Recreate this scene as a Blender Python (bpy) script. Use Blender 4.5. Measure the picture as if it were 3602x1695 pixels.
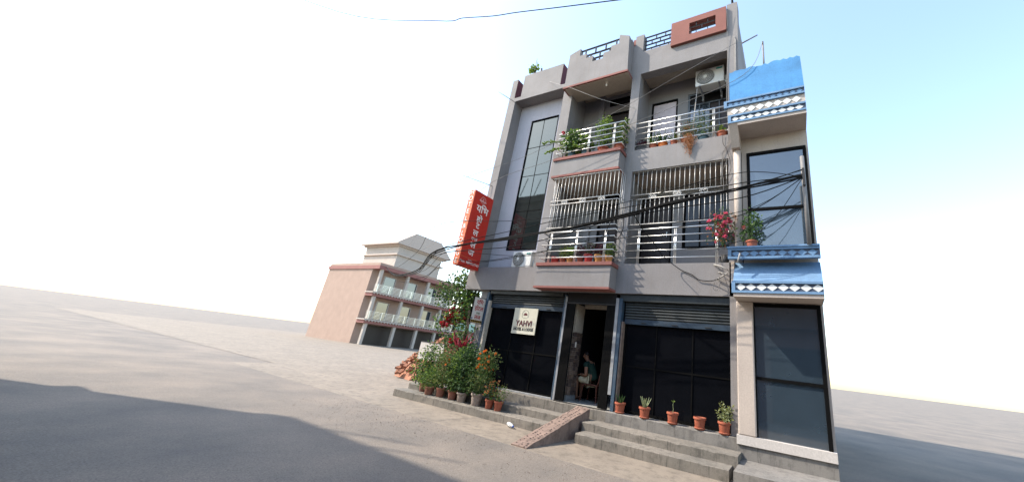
import bpy, bmesh, math, random
from mathutils import Vector, Matrix, Euler
for o in list(bpy.data.objects): bpy.data.objects.remove(o)
SC = bpy.context.scene
COL = SC.collection
R = math.radians

# ------------------------------------------------------------------ camera
# The photograph's frame is part of a wider canvas: lens shift keeps its own principal point.
PPX, PPY, FPX, W, H = 2076.0, 800.0, 1281.98, 3602.0, 1695.0
CX = (0.87724686, 0.46553799, 0.11709964)      # camera right / down / forward in world axes
CY = (-0.05966335, 0.3477839, -0.93567443)
CZ = (-0.47631736, 0.8138309, 0.33286789)
EYE = Vector((0.0, -7.5, 1.48))
cam = bpy.data.cameras.new('camera')
cam.sensor_fit = 'HORIZONTAL'; cam.sensor_width = 36.0
cam.lens = FPX / W * 36.0
cam.shift_x = (W / 2 - PPX) / W
cam.shift_y = (PPY - H / 2) / W
cam.clip_start = 0.05; cam.clip_end = 5000
camo = bpy.data.objects.new('camera', cam); COL.objects.link(camo)
M = Matrix.Identity(4)
for i in range(3):
    M[i][0] = CX[i]; M[i][1] = -CY[i]; M[i][2] = -CZ[i]; M[i][3] = EYE[i]
camo.matrix_world = M
SC.camera = camo

# ------------------------------------------------------------------ sky, sun, exposure
SUN = Vector((0.63, 0.34, -0.74)).normalized()          # direction the light travels
ELEV = math.asin(-SUN.z)
wd = bpy.data.worlds.new('World'); SC.world = wd; wd.use_nodes = True
nt = wd.node_tree; nt.nodes.clear()
sky = nt.nodes.new('ShaderNodeTexSky'); sky.sky_type = 'NISHITA'; sky.sun_disc = False
sky.sun_elevation = ELEV
sky.sun_rotation = math.atan2(-SUN.x, -SUN.y)
sky.air_density = 1.3; sky.dust_density = 1.3; sky.ozone_density = 0.0; sky.altitude = 100
bg = nt.nodes.new('ShaderNodeBackground'); bg.inputs['Strength'].default_value = 0.15
wo = nt.nodes.new('ShaderNodeOutputWorld')
nt.links.new(sky.outputs[0], bg.inputs[0]); nt.links.new(bg.outputs[0], wo.inputs[0])
sl = bpy.data.lights.new('sun', 'SUN'); sl.energy = 2.4; sl.angle = R(0.6); sl.color = (1.0, 0.90, 0.77)
so = bpy.data.objects.new('sun', sl); COL.objects.link(so)
so.rotation_euler = SUN.to_track_quat('-Z', 'Y').to_euler(); so.location = (-20, -12, 25)
SC.view_settings.view_transform = 'Standard'; SC.view_settings.look = 'None'
SC.view_settings.gamma = 1.0; SC.view_settings.use_curve_mapping = False
SC.view_settings.exposure = 1.7
SC.render.resolution_x = 1024; SC.render.resolution_y = 481

# ------------------------------------------------------------------ photo pixel -> place on a plane
def ray(u, v):
    a, b = (u - PPX) / FPX, (v - PPY) / FPX
    return Vector([CX[i] * a + CY[i] * b + CZ[i] for i in range(3)])
def atY(u, v, y):
    d = ray(u, v); t = (y - EYE.y) / d.y
    return EYE + d * t
ZO = dict(z1=(1530,0,.34657),z2=(2070,0,.34657),z3=(1700,380,.34657),z4=(2170,380,.28055),z5=(1530,640,.29709),z6=(1880,560,.33006),
 z7=(2170,560,.41247),k2=(1760,200,.20625),k4=(2420,860,.16502),k5=(2420,180,.24752),k6=(1960,220,.28056),d=(0,0,1.39829))
def zp(k, x, y, Y):
    o = ZO[k]; return atY(o[0] + x * o[2], o[1] + y * o[2], Y)

# ------------------------------------------------------------------ materials
MATS = {}
def _mat(name):
    m = bpy.data.materials.new(name); m.use_nodes = True
    n = m.node_tree; b = n.nodes['Principled BSDF']
    MATS[name] = m
    return m, n, b
def noise(n, scale, detail=6, rough=.6, stretch=None, coord='Object'):
    tc = n.nodes.new('ShaderNodeTexCoord'); mp = n.nodes.new('ShaderNodeMapping')
    if stretch: mp.inputs['Scale'].default_value = stretch
    t = n.nodes.new('ShaderNodeTexNoise'); t.inputs['Scale'].default_value = scale
    t.inputs['Detail'].default_value = detail; t.inputs['Roughness'].default_value = rough
    n.links.new(tc.outputs[coord], mp.inputs[0]); n.links.new(mp.outputs[0], t.inputs['Vector'])
    return t
def ramp(n, src, stops):
    r = n.nodes.new('ShaderNodeValToRGB')
    while len(r.color_ramp.elements) < len(stops): r.color_ramp.elements.new(.5)
    for e, (p, c) in zip(r.color_ramp.elements, stops):
        e.position = p; e.color = (c[0], c[1], c[2], 1)
    n.links.new(src, r.inputs[0]); return r
def mixc(n, a, b, fac, mode='MIX'):
    m = n.nodes.new('ShaderNodeMix'); m.data_type = 'RGBA'; m.blend_type = mode
    for s, v in ((m.inputs[6], a), (m.inputs[7], b)):
        if isinstance(v, tuple): s.default_value = (*v, 1)
        else: n.links.new(v, s)
    if isinstance(fac, (int, float)): m.inputs[0].default_value = fac
    else: n.links.new(fac, m.inputs[0])
    return m.outputs[2]
def bump(n, b, src, strength, dist=.02):
    bp = n.nodes.new('ShaderNodeBump'); bp.inputs['Strength'].default_value = strength; bp.inputs['Distance'].default_value = dist
    n.links.new(src, bp.inputs['Height']); n.links.new(bp.outputs[0], b.inputs['Normal'])
def sc(c, k): return tuple(min(1, x * k) for x in c)
def plaster(name, col, var=.10, streak=.25, stain=(.16, .14, .12), rough=.85, fine=40, bs=.25):
    m, n, b = _mat(name)
    a = noise(n, 1.3, 5, .6)
    c1 = ramp(n, a.outputs[0], [(.3, sc(col, 1 - var)), (.7, sc(col, 1 + var))]).outputs[0]
    s = noise(n, 2.2, 6, .7, (5.5, 5.5, .55))
    f = ramp(n, s.outputs[0], [(.52, (0, 0, 0)), (.80, (streak, streak, streak))]).outputs[0]
    c2 = mixc(n, c1, stain, f)
    g = noise(n, fine, 3, .6)
    f2 = ramp(n, g.outputs[0], [(.35, (.9, .9, .9)), (.65, (1.06, 1.06, 1.06))]).outputs[0]
    c3 = mixc(n, c2, f2, 1.0, 'MULTIPLY')
    n.links.new(c3, b.inputs['Base Color']); b.inputs['Roughness'].default_value = rough
    bump(n, b, g.outputs[0], bs, .006)
    return m
def simple(name, col, rough=.5, metal=0, var=.12, scale=14, ior=1.45, spec=.5, dirt=None):
    m, n, b = _mat(name)
    t = noise(n, scale, 4, .6)
    c = ramp(n, t.outputs[0], [(.3, sc(col, 1 - var)), (.7, sc(col, 1 + var))]).outputs[0]
    if dirt:
        t2 = noise(n, 5, 6, .7)
        f = ramp(n, t2.outputs[0], [(.5, (0, 0, 0)), (.75, (.6, .6, .6))]).outputs[0]
        c = mixc(n, c, dirt, f)
    n.links.new(c, b.inputs['Base Color'])
    b.inputs['Roughness'].default_value = rough; b.inputs['Metallic'].default_value = metal
    b.inputs['IOR'].default_value = ior; b.inputs['Specular IOR Level'].default_value = spec
    return m
def leaf(name, col, col2, trans=.35):
    m, n, b = _mat(name)
    t = noise(n, 22, 3, .6)
    c = ramp(n, t.outputs[0], [(.32, col), (.68, col2)]).outputs[0]
    n.links.new(c, b.inputs['Base Color']); b.inputs['Roughness'].default_value = .55
    b.inputs['Specular IOR Level'].default_value = .3
    tr = n.nodes.new('ShaderNodeBsdfTranslucent'); n.links.new(c, tr.inputs[0])
    mx = n.nodes.new('ShaderNodeMixShader'); mx.inputs[0].default_value = trans
    n.links.new(b.outputs[0], mx.inputs[1]); n.links.new(tr.outputs[0], mx.inputs[2])
    n.links.new(mx.outputs[0], n.nodes['Material Output'].inputs[0])
    return m
PLA = (.203, .193, .190)
plaster('plaster', PLA, .14, .55, (.17, .14, .12))
plaster('plaster_pale', (.40, .39, .42), .06, .22)
plaster('plaster_inner', (.225, .217, .213), .06, .1)
plaster('ceiling_paint', (.40, .335, .27), .06, .15)
plaster('red_paint', (.205, .075, .058), .12, .35, (.14, .07, .06))
plaster('trim_red', (.21, .075, .062), .18, .35, (.28, .17, .14))
plaster('maroon_paint', (.085, .018, .028), .15, .1)
def concrete(name, col, dark, crack=.5):
    m, n, b = _mat(name)
    a = noise(n, .9, 8, .65); c1 = ramp(n, a.outputs[0], [(.3, dark), (.68, col)]).outputs[0]
    s = noise(n, 5, 8, .72); f = ramp(n, s.outputs[0], [(.48, (0, 0, 0)), (.66, (.75, .75, .75))]).outputs[0]
    c2 = mixc(n, c1, sc(dark, .55), f)
    st = noise(n, 3, 5, .7, (7, 7, .8)); f3 = ramp(n, st.outputs[0], [(.53, (0, 0, 0)), (.68, (crack, crack, crack))]).outputs[0]
    c3 = mixc(n, c2, sc(dark, .36), f3)
    g = noise(n, 70, 4, .7); f2 = ramp(n, g.outputs[0], [(.3, (.82, .82, .82)), (.7, (1.1, 1.1, 1.1))]).outputs[0]
    n.links.new(mixc(n, c3, f2, 1.0, 'MULTIPLY'), b.inputs['Base Color']); b.inputs['Roughness'].default_value = .9
    bump(n, b, g.outputs[0], .5, .008)
concrete('concrete_step', (.225, .20, .168), (.14, .13, .112), .75)
concrete('concrete_apron', (.245, .205, .16), (.175, .148, .118), .2)
concrete('concrete_ramp', (.25, .175, .14), (.175, .125, .10), .3)
concrete('concrete_platform', (.22, .205, .185), (.16, .152, .14), .6)
# road: dusty asphalt with grit
m, n, b = _mat('asphalt')
a = noise(n, .55, 8, .62); c1 = ramp(n, a.outputs[0], [(.36, (.135, .12, .105)), (.66, (.215, .18, .146))]).outputs[0]
g = noise(n, 60, 5, .8); f = ramp(n, g.outputs[0], [(.30, (.45, .45, .45)), (.52, (.95, .95, .95)), (.72, (1.35, 1.35, 1.35))]).outputs[0]
n.links.new(mixc(n, c1, f, 1.0, 'MULTIPLY'), b.inputs['Base Color']); b.inputs['Roughness'].default_value = .93
bump(n, b, g.outputs[0], .7, .012)
simple('steel', (.68, .68, .66), .30, .85, .06)
simple('steel_white', (.50, .49, .47), .35, .25, .06)
simple('dark_iron', (.018, .017, .017), .6, .0)
simple('black_gate', (.006, .006, .006), .6, 0, .1, 8, 1.45, .15)
simple('blue_post', (.032, .062, .098), .6, 0, .2, 9, dirt=(.10, .09, .08))
simple('grey_post', (.25, .26, .27), .6, 0, .15, 9, dirt=(.2, .17, .14))
simple('shutter', (.026, .032, .033), .5, .2, .2, 6, dirt=(.045, .045, .042))
simple('shutter_bar', (.017, .034, .055), .55, .1, .2, 6, dirt=(.04, .04, .04))
simple('shop_glass', (.004, .0045, .006), .05, 0, .1, 4, 1.45, .12)
simple('curtain_glass', (.012, .016, .016), .03, 0, .1, 2, 2.0, .5)
MATS['curtain_glass'].node_tree.nodes['Principled BSDF'].inputs['Specular Tint'].default_value = (.80, .88, .80, 1)
simple('window_glass', (.03, .045, .06), .05, 0, .1, 3, 2.1, .5)
simple('door_dark', (.020, .012, .010), .5, 0, .2, 8)
simple('door_pink', (.60, .53, .55), .55, 0, .08, 8)
simple('window_blue', (.012, .020, .035), .35, 0, .3, 5)
simple('frame_dark', (.005, .005, .005), .7, 0, .1, 8, 1.45, .06)
simple('frame_grey', (.10, .12, .14), .45)
simple('stone_a', (.125, .085, .065), .85, 0, .3, 12)
simple('stone_b_and_dent_shade', (.085, .062, .055), .85, 0, .3, 12)
simple('stone_c', (.17, .125, .10), .85, 0, .3, 12)
simple('cream', (.45, .40, .33), .8)
simple('tile_floor', (.30, .31, .30), .35)
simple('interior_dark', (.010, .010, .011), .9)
simple('ac_white', (.62, .62, .58), .4, 0, .05, 5, dirt=(.45, .42, .36))
simple('ac_grille', (.10, .10, .095), .6)
simple('ac_teal', (.02, .24, .22), .5)
simple('sign_red', (.50, .026, .013), .42, 0, .05, 3)
simple('sign_orange', (.62, .135, .045), .42, 0, .08, 3)
simple('sign_white', (.74, .68, .62), .5, 0, .05, 6)
simple('sign_cream', (.52, .50, .40), .5, 0, .05, 6)
simple('sign_board', (.74, .68, .62), .55, 0, .06, 6, dirt=(.62, .55, .48))
simple('sign_pink', (.72, .45, .42), .5)
simple('letter_white', (.80, .76, .70), .5, 0, .02)
simple('letter_red', (.42, .012, .012), .5, 0, .03)
simple('letter_maroon', (.085, .008, .012), .5, 0, .03)
simple('letter_black', (.015, .013, .013), .5)
simple('letter_green', (.10, .16, .08), .6)
simple('letter_blue', (.08, .10, .25), .6)
simple('sign_yellow', (.45, .26, .03), .6)
simple('terracotta', (.31, .085, .045), .75, 0, .16, 10, dirt=(.28, .13, .085))
simple('terracotta_old', (.27, .11, .075), .85, 0, .25, 14, dirt=(.20, .15, .12))
simple('pot_red', (.40, .035, .03), .5)
simple('pot_orange', (.55, .14, .02), .5)
simple('pot_yellow', (.50, .24, .07), .7, 0, .2, 12)
simple('pot_blue', (.05, .11, .14), .45, 0, .2, 8)
simple('pot_black', (.02, .02, .02), .6)
simple('pot_cement', (.33, .27, .23), .9, 0, .3, 16, dirt=(.22, .12, .09))
simple('soil', (.05, .036, .026), .95)
simple('stem', (.10, .075, .04), .8)
simple('stem_green', (.10, .16, .05), .7)
simple('bark', (.14, .10, .075), .9, 0, .25, 10)
leaf('leaf_mid', (.050, .105, .025), (.095, .165, .045))
leaf('leaf_dark', (.022, .055, .018), (.05, .10, .03))
leaf('leaf_light', (.12, .20, .03), (.20, .28, .055), .45)
leaf('leaf_yellow', (.15, .17, .045), (.21, .22, .075), .4)
leaf('leaf_varieg', (.12, .17, .07), (.36, .38, .22), .3)
leaf('leaf_purple', (.045, .012, .02), (.10, .025, .035), .25)
leaf('leaf_crimson', (.20, .015, .03), (.32, .05, .07), .35)
leaf('leaf_rust', (.30, .11, .04), (.40, .19, .08), .3)
leaf('petal_red', (.45, .012, .03), (.60, .035, .07), .35)
leaf('petal_pink', (.65, .07, .16), (.75, .20, .28), .35)
leaf('petal_orange', (.75, .15, .02), (.80, .28, .04), .3)
leaf('petal_white', (.75, .73, .68), (.8, .8, .75), .3)
simple('cable_black', (.010, .010, .010), .8, 0, .1, 8, 1.45, .1)
simple('cable_grey', (.16, .155, .15), .6)
simple('cable_pale', (.28, .27, .255), .6)
plaster('neighbour_blue', (.065, .235, .47), .25, .5, (.045, .15, .33))
plaster('neighbour_blue_trim', (.13, .235, .37), .22, .5, (.08, .14, .23))
simple('tile_white', (.66, .66, .62), .4)
simple('tile_dark', (.07, .085, .12), .5)
plaster('neighbour_column', (.42, .36, .31), .08, .25)
plaster('pink_house', (.34, .24, .19), .08, .2)
plaster('pink_band', (.26, .115, .10), .1, .2)
plaster('cream_house', (.42, .37, .325), .06, .15)
simple('roof_pale', (.45, .38, .33), .8)
simple('teal_glass', (.22, .38, .36), .15, 0, .1, 2)
plaster('white_wall', (.46, .43, .40), .05, .2)
simple('brick', (.29, .13, .075), .9, 0, .3, 6)
plaster('opposite_wall', (.16, .11, .10), .1, .2)
simple('skin', (.34, .17, .10), .6, 0, .05)
simple('shirt_green', (.012, .045, .032), .85)
simple('shorts_cream', (.66, .60, .40), .85)
simple('hair', (.010, .008, .007), .6)
simple('chair_brown', (.13, .045, .028), .45)
m, n, b = _mat('bottle_plastic')
b.inputs['Base Color'].default_value = (.85, .88, .90, 1); b.inputs['Roughness'].default_value = .15
b.inputs['Transmission Weight'].default_value = .6; b.inputs['IOR'].default_value = 1.3
simple('bottle_cap', (.05, .12, .45), .5)
simple('bottle_label', (.70, .72, .75), .5)

# ------------------------------------------------------------------ mesh helpers
class MB:
    def __init__(s): s.v = []; s.f = []
    def box(s, x0, x1, y0, y1, z0, z1):
        i = len(s.v)
        s.v += [(x0,y0,z0),(x1,y0,z0),(x1,y1,z0),(x0,y1,z0),(x0,y0,z1),(x1,y0,z1),(x1,y1,z1),(x0,y1,z1)]
        s.f += [tuple(i+k for k in q) for q in ((0,3,2,1),(4,5,6,7),(0,1,5,4),(1,2,6,5),(2,3,7,6),(3,0,4,7))]
        return s
    def prism(s, pts, axis, a, b):
        """closed outline (2-D) extruded along axis: 'y' outline=(x,z); 'x' outline=(y,z); 'z' outline=(x,y)"""
        i = len(s.v); k = len(pts)
        for t in (a, b):
            for p, q in pts:
                s.v.append((p, t, q) if axis == 'y' else (t, p, q) if axis == 'x' else (p, q, t))
        s.f.append(tuple(range(i, i+k))); s.f.append(tuple(range(i+2*k-1, i+k-1, -1)))
        for j in range(k):
            s.f.append((i+j, i+k+j, i+k+(j+1) % k, i+(j+1) % k))
        return s
    def tube(s, pts, r, n=6, cap=True):
        pts = [Vector(p) for p in pts]; i0 = len(s.v); up = Vector((.13, .21, .97))
        rr = r if isinstance(r, (list, tuple)) else [r] * len(pts)
        for k, p in enumerate(pts):
            t = (pts[min(k+1, len(pts)-1)] - pts[max(k-1, 0)])
            t = t.normalized() if t.length > 1e-9 else Vector((0, 0, 1))
            a = t.cross(up)
            if a.length < .05: a = t.cross(Vector((1, 0, 0)))
            a.normalize(); bb = t.cross(a)
            for j in range(n):
                th = 2*math.pi*j/n
                s.v.append(tuple(p + (a*math.cos(th) + bb*math.sin(th))*rr[k]))
        for k in range(len(pts)-1):
            for j in range(n):
                q = i0+k*n; s.f.append((q+j, q+(j+1) % n, q+n+(j+1) % n, q+n+j))
        if cap:
            s.f.append(tuple(i0+j for j in range(n-1, -1, -1))); e = i0+(len(pts)-1)*n
            s.f.append(tuple(e+j for j in range(n)))
        return s
    def lathe(s, prof, n=16, c=(0, 0, 0), wob=0, rng=None):
        i0 = len(s.v)
        for r, z in prof:
            for j in range(n):
                th = 2*math.pi*j/n; k = 1 + (rng.uniform(-wob, wob) if rng else 0)
                s.v.append((c[0]+r*k*math.cos(th), c[1]+r*k*math.sin(th), c[2]+z))
        for k in range(len(prof)-1):
            for j in range(n):
                q = i0+k*n; s.f.append((q+j, q+(j+1) % n, q+n+(j+1) % n, q+n+j))
        s.f.append(tuple(i0+j for j in range(n-1, -1, -1))); e = i0+(len(prof)-1)*n
        s.f.append(tuple(e+j for j in range(n)))
        return s
    def leaf(s, p, d, size, rng, w=.42, fold=.18):
        d = Vector(d).normalized(); p = Vector(p)
        a = d.cross(Vector((rng.uniform(-1,1), rng.uniform(-1,1), rng.uniform(-1,1))))
        if a.length < .05: a = d.cross(Vector((0, 0, 1)))
        a.normalize(); n = d.cross(a); i = len(s.v)
        m = p + d*size*.45 + n*size*fold
        s.v += [tuple(p), tuple(m + a*size*w - n*size*fold*.6), tuple(p + d*size - n*size*fold*.5), tuple(m - a*size*w - n*size*fold*.6), tuple(m)]
        s.f += [(i, i+1, i+4), (i+1, i+2, i+4), (i+2, i+3, i+4), (i+3, i, i+4)]
    def blade(s, p, d, length, width, bend, n=4, side=None):
        """long strap leaf: starts along d, droops by bend"""
        p = Vector(p); d = Vector(d).normalized(); i = len(s.v)
        a = d.cross(Vector((0, 0, 1)))
        if a.length < .05: a = Vector((1, 0, 0))
        a = a.normalized() if side is None else Vector(side).normalized()
        for k in range(n+1):
            t = k/n; q = p + d*length*t + Vector((0, 0, -bend*length*t*t)); wv = width*(1-t**2.2)*(.55+.9*t if t < .5 else 1.0)
            up = d.cross(a)*width*.25
            s.v += [tuple(q - a*wv*.5 + up), tuple(q), tuple(q + a*wv*.5 + up)]
        for k in range(n):
            b = i+3*k; s.f += [(b, b+1, b+4, b+3), (b+1, b+2, b+5, b+4)]
    def mesh(s, name, mat, smooth=False):
        me = bpy.data.meshes.new(name); me.from_pydata(s.v, [], s.f); me.update()
        if mat: me.materials.append(MATS[mat])
        bm = bmesh.new(); bm.from_mesh(me); bmesh.ops.recalc_face_normals(bm, faces=bm.faces) if len(s.f) < 1500 and not name.startswith('foliage') else None
        bm.to_mesh(me); bm.free()
        if smooth:
            for p in me.polygons: p.use_smooth = True
        return me
    def build(s, name, mat, parent=None, smooth=False, bevel=0):
        o = bpy.data.objects.new(name, s.mesh(name, mat, smooth)); COL.objects.link(o)
        if parent: o.parent = parent
        if bevel:
            md = o.modifiers.new('bevel', 'BEVEL'); md.width = bevel; md.segments = 2; md.limit_method = 'ANGLE'
        return o
def inst(me, name, parent=None, loc=(0, 0, 0), rot=(0, 0, 0), scale=(1, 1, 1)):
    o = bpy.data.objects.new(name, me); COL.objects.link(o); o.location = loc; o.rotation_euler = rot; o.scale = scale
    if parent: o.parent = parent
    return o
def tag(o, label=None, cat=None, group=None, kind=None):
    if label: o['label'] = label
    if cat: o['category'] = cat
    if group: o['group'] = group
    if kind: o['kind'] = kind
    return o
def empty(name, loc=(0, 0, 0), label=None, cat=None, group=None, rz=0):
    o = bpy.data.objects.new(name, None); COL.objects.link(o); o.location = loc; o.rotation_euler = (0, 0, rz)
    o.empty_display_size = .1
    return tag(o, label, cat, group)
def B(name, mat, parent, *boxes, bevel=0):
    mb = MB()
    for q in boxes: mb.box(*q)
    return mb.build(name, mat, parent, bevel=bevel)
def text(name, body, mat, parent, size, loc, facing='front', align='CENTER', depth=.004, bold=0, sx=1.0):
    cu = bpy.data.curves.new(name, 'FONT'); cu.body = body; cu.size = size; cu.align_x = align; cu.align_y = 'CENTER'
    cu.extrude = depth; cu.offset = bold; cu.resolution_u = 3
    to = bpy.data.objects.new('tmp', cu); COL.objects.link(to)
    dg = bpy.context.evaluated_depsgraph_get()
    me = bpy.data.meshes.new_from_object(to.evaluated_get(dg)); me.name = name
    bpy.data.objects.remove(to)
    me.materials.clear(); me.materials.append(MATS[mat])
    o = bpy.data.objects.new(name, me); COL.objects.link(o); o.parent = parent
    if facing == 'front': rm = Matrix(((1, 0, 0), (0, 0, -1), (0, 1, 0)))       # faces -Y
    else: rm = Matrix(((0, 0, 1), (1, 0, 0), (0, 1, 0)))                        # faces +X
    m4 = rm.to_4x4() @ Matrix.Diagonal((sx, 1, 1, 1)); m4.translation = Vector(loc)
    o.matrix_local = m4
    return o
# ================================================================== the setting
def sheet(name, mat, pts, z):
    mb = MB(); i = 0
    mb.v = [(x, y, z) for x, y in pts]; mb.f = [tuple(range(len(pts)))]
    o = mb.build(name, mat); return tag(o, kind='structure')
sheet('ground', 'asphalt', [(-900, -900), (900, -900), (900, 900), (-900, 900)], -.012)
# apron of smooth cement between the road edge and the steps, with an uneven outer edge
rng = random.Random(3)
edge = [(-16 + .5*i, -1.86 - .022*i*.3 + rng.uniform(-.015, .015)) for i in range(45)]
mb = MB()
for i in range(len(edge)-1):
    (a, b0), (c, d0) = edge[i], edge[i+1]
    k = len(mb.v); mb.v += [(a, b0, -.008), (c, d0, -.008), (c, b0*0-.5, 0.004), (a, -.5, 0.004), (a, b0-.03, -.02), (c, d0-.03, -.02)]
    mb.f += [(k, k+1, k+2, k+3), (k+4, k+5, k+1, k)]
apron = mb.build('apron', 'concrete_apron'); tag(apron, kind='structure')
lot = sheet('side_lot', 'concrete_apron', [(-60, -.6), (-7.6, -.6), (-7.6, 60), (-60, 60)], -.004)

# road grit: loose pebbles
mb = MB(); rng = random.Random(8)
for _ in range(900):
    x = rng.uniform(-9, -1.5); y = -2.05 - abs(rng.gauss(0, .8)); r = rng.uniform(.003, .008)
    mb.lathe([(r*.5, 0), (r, r*.4), (r*.6, r)], 4, (x, y, -.012))
tag(mb.build('road_grit', 'stone_c'), 'loose grit scattered along the dusty road edge', 'grit', kind='stuff')

# entrance steps
st = empty('entrance_steps', (0, 0, 0), 'stained concrete steps and platform along the shop fronts', 'steps')
def slab(name, mat, x0, x1, y0, y1, z0, z1, seed=0, parent=st):
    """concrete slab with a slightly worn, uneven front nosing"""
    rg = random.Random(seed); mb = MB(); n = max(2, int((x1-x0)/.12))
    for i in range(n+1):
        x = x0 + (x1-x0)*i/n; e = rg.uniform(0, .012); c = .012 + (rg.uniform(.0, .02) if rg.random() < .25 else 0)
        mb.v += [(x, y0+.002, z0), (x, y0+e*.4, z1-c), (x, y0+c*.8+e*.4, z1-e*.25), (x, y1, z1), (x, y1, z0)]
    for i in range(n):
        k = 5*i
        for j in range(5): mb.f.append((k+j, k+(j+1) % 5, k+5+(j+1) % 5, k+5+j))
    mb.f += [(4, 3, 2, 1, 0), tuple(5*n+j for j in range(5))]
    return mb.build(name, mat, parent)
slab('step', 'concrete_step', -9.0, -4.02, -.87, -.2, -.02, .165, 1)
slab('step', 'concrete_step', -9.0, -4.02, -.48, -.1, .1, .305, 2)
slab('platform', 'concrete_step', -7.75, -3.46, -.04, 3.2, .2, .495, 3)
slab('step', 'concrete_step', -3.62, -.98, -.93, -.3, -.02, .165, 4)
slab('step', 'concrete_step', -3.70, -.90, -.56, -.1, .1, .305, 5)
slab('platform', 'concrete_platform', -3.455, -.98, -.075, 3.2, .2, .50, 6)
B('step_infill', 'concrete_step', st, (-4.02, -3.455, -.12, .0, -.02, .30))
# ramp with rows of rough dimples
rp = empty('wheel_ramp', (-4.0, -1.1, 0), 'narrow pinkish cement ramp laid over the steps up to the doorway', 'ramp')
mb = MB(); rg = random.Random(5); N = 30
for i in range(N+1):
    t = i/N; y = -2.02 + 1.85*t - (-1.1); z = .006 + .497*t; xl = -4.19 + .12*t + 4.0; xr = -3.88 + .12*t + 4.0
    for j in range(7):
        u = j/6; x = xl + (xr-xl)*u; e = rg.uniform(-.006, .006) if 0 < j < 6 else rg.uniform(-.012, .004)
        mb.v.append((x, y, z + e + .004))
    mb.v += [(xr + rg.uniform(-.005, .012), y, -.02), (xl, y, -.02)]
for i in range(N):
    k = 9*i
    for j in range(9): mb.f.append((k+j, k+(j+1) % 9, k+9+(j+1) % 9, k+9+j))
mb.f += [tuple(range(8, -1, -1)), tuple(9*N+j for j in range(9))]
mb.build('ramp_body', 'concrete_ramp', rp)
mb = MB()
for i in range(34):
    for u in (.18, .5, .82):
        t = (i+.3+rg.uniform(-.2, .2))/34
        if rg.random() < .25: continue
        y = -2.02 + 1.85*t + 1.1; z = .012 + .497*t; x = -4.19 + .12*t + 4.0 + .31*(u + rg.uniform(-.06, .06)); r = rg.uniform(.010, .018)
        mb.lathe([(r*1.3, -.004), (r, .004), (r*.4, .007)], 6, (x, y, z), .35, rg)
mb.build('dent_shade', 'stone_b_and_dent_shade', rp)['kind'] = 'stuff'  # low dark lumps: the shade inside the ramp's dents put into their colour

# ================================================================== the hotel
h = empty('hotel_building', (0, 0, 0), 'grey three-storey hotel with tall glass strip, balconies and red trim', 'building')
F1, LB = 3.54, 2.905
# ---- shell behind the facade
B('shell', 'plaster', h, (-8.277, -8.1, .42, 8, 2.95, 9.6), (-.95, -.823, .31, 8, 0, 10.2), (-8.1, -.95, 7.8, 8, 0, 9.6))
B('roof', 'plaster', h, (-8.1, -.95, .63, 7.8, 9.52, 9.66))
B('floor_slab', 'plaster', h, (-8.27, -1.0, .303, 7.8, 2.95, 3.535), (-5.86, -1.0, .30, 7.8, 6.0, 6.585), (-8.1, -5.86, .7, 7.8, 6.0, 6.585))
# ---- front members
B('lintel', 'plaster', h, (-8.28, -5.57, 0, .30, LB, F1), (-5.57, -3.53, .002, .30, LB, F1), (-3.53, -.955, 0, .30, LB, 3.585))
B('column', 'plaster', h, (-8.28, -7.98, 0, .40, F1, 9.40))
pier = B('pier', 'plaster', h, (-8.28, -8.055, 0, .5, 9.402, 10.36))
B('painted_side', 'maroon_paint', pier, (-8.055, -8.045, .004, .497, 9.55, 10.352))
B('wall', 'plaster_pale', h, (-7.98, -7.40, .40, .62, F1, 9.40), (-6.31, -5.85, .40, .62, F1, 9.40), (-7.40, -6.31, .40, .62, F1, 4.15), (-7.40, -6.31, .40, .62, 8.72, 9.40))
B('beam', 'plaster', h, (-8.055, -5.72, 0, .62, 9.40, 9.55))
par = B('parapet', 'plaster', h, (-7.77, -6.165, 0, .28, 9.55, 10.43))
B('painted_side', 'maroon_paint', par, (-6.165, -6.155, .004, .277, 9.56, 10.425))
B('column', 'plaster', h, (-5.95, -5.62, 0, .36, F1, 9.398))
# ---- stepped parapet block over the middle balcony
prof = [(-5.735, 9.06), (-3.655, 9.06), (-3.70, 10.33), (-4.017, 10.485), (-4.017, 10.16), (-4.265, 10.16), (-4.265, 9.985), (-4.50, 9.985),
        (-4.50, 9.785), (-4.86, 9.785), (-4.86, 10.0), (-5.10, 10.0), (-5.10, 10.17), (-5.345, 10.17), (-5.345, 10.455), (-5.725, 10.33)]
mb = MB(); mb.prism(prof, 'y', -.30, -.15); mb.box(-5.73, -5.60, -.15, .0, 9.06, 10.32); mb.box(-3.80, -3.672, -.15, -.002, 9.06, 10.32)
blk = mb.build('parapet', 'plaster', h)
mb = MB(); mb.box(-5.76, -3.63, -.33, .35, 9.0, 9.06); mb.build('trim', 'trim_red', h)
B('soffit', 'ceiling_paint', h, (-5.70, -3.64, -.28, .35, 8.985, 8.998))
mb = MB()
for z in (10.43, 10.19, 9.99): mb.tube([(-5.40, -.2, z), (-3.98, -.2, z)], .030, 4)
for z0, z1, xs in ((10.19, 10.43, (-5.2, -4.85, -4.5, -4.15)), (9.99, 10.19, (-5.0, -4.68, -4.35)), (9.79, 9.99, (-4.82, -4.68, -4.54))):
    for x in xs: mb.tube([(x, -.2, z0), (x, -.2, z1)], .026, 4)
mb.build('parapet_grille', 'dark_iron', h)
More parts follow.
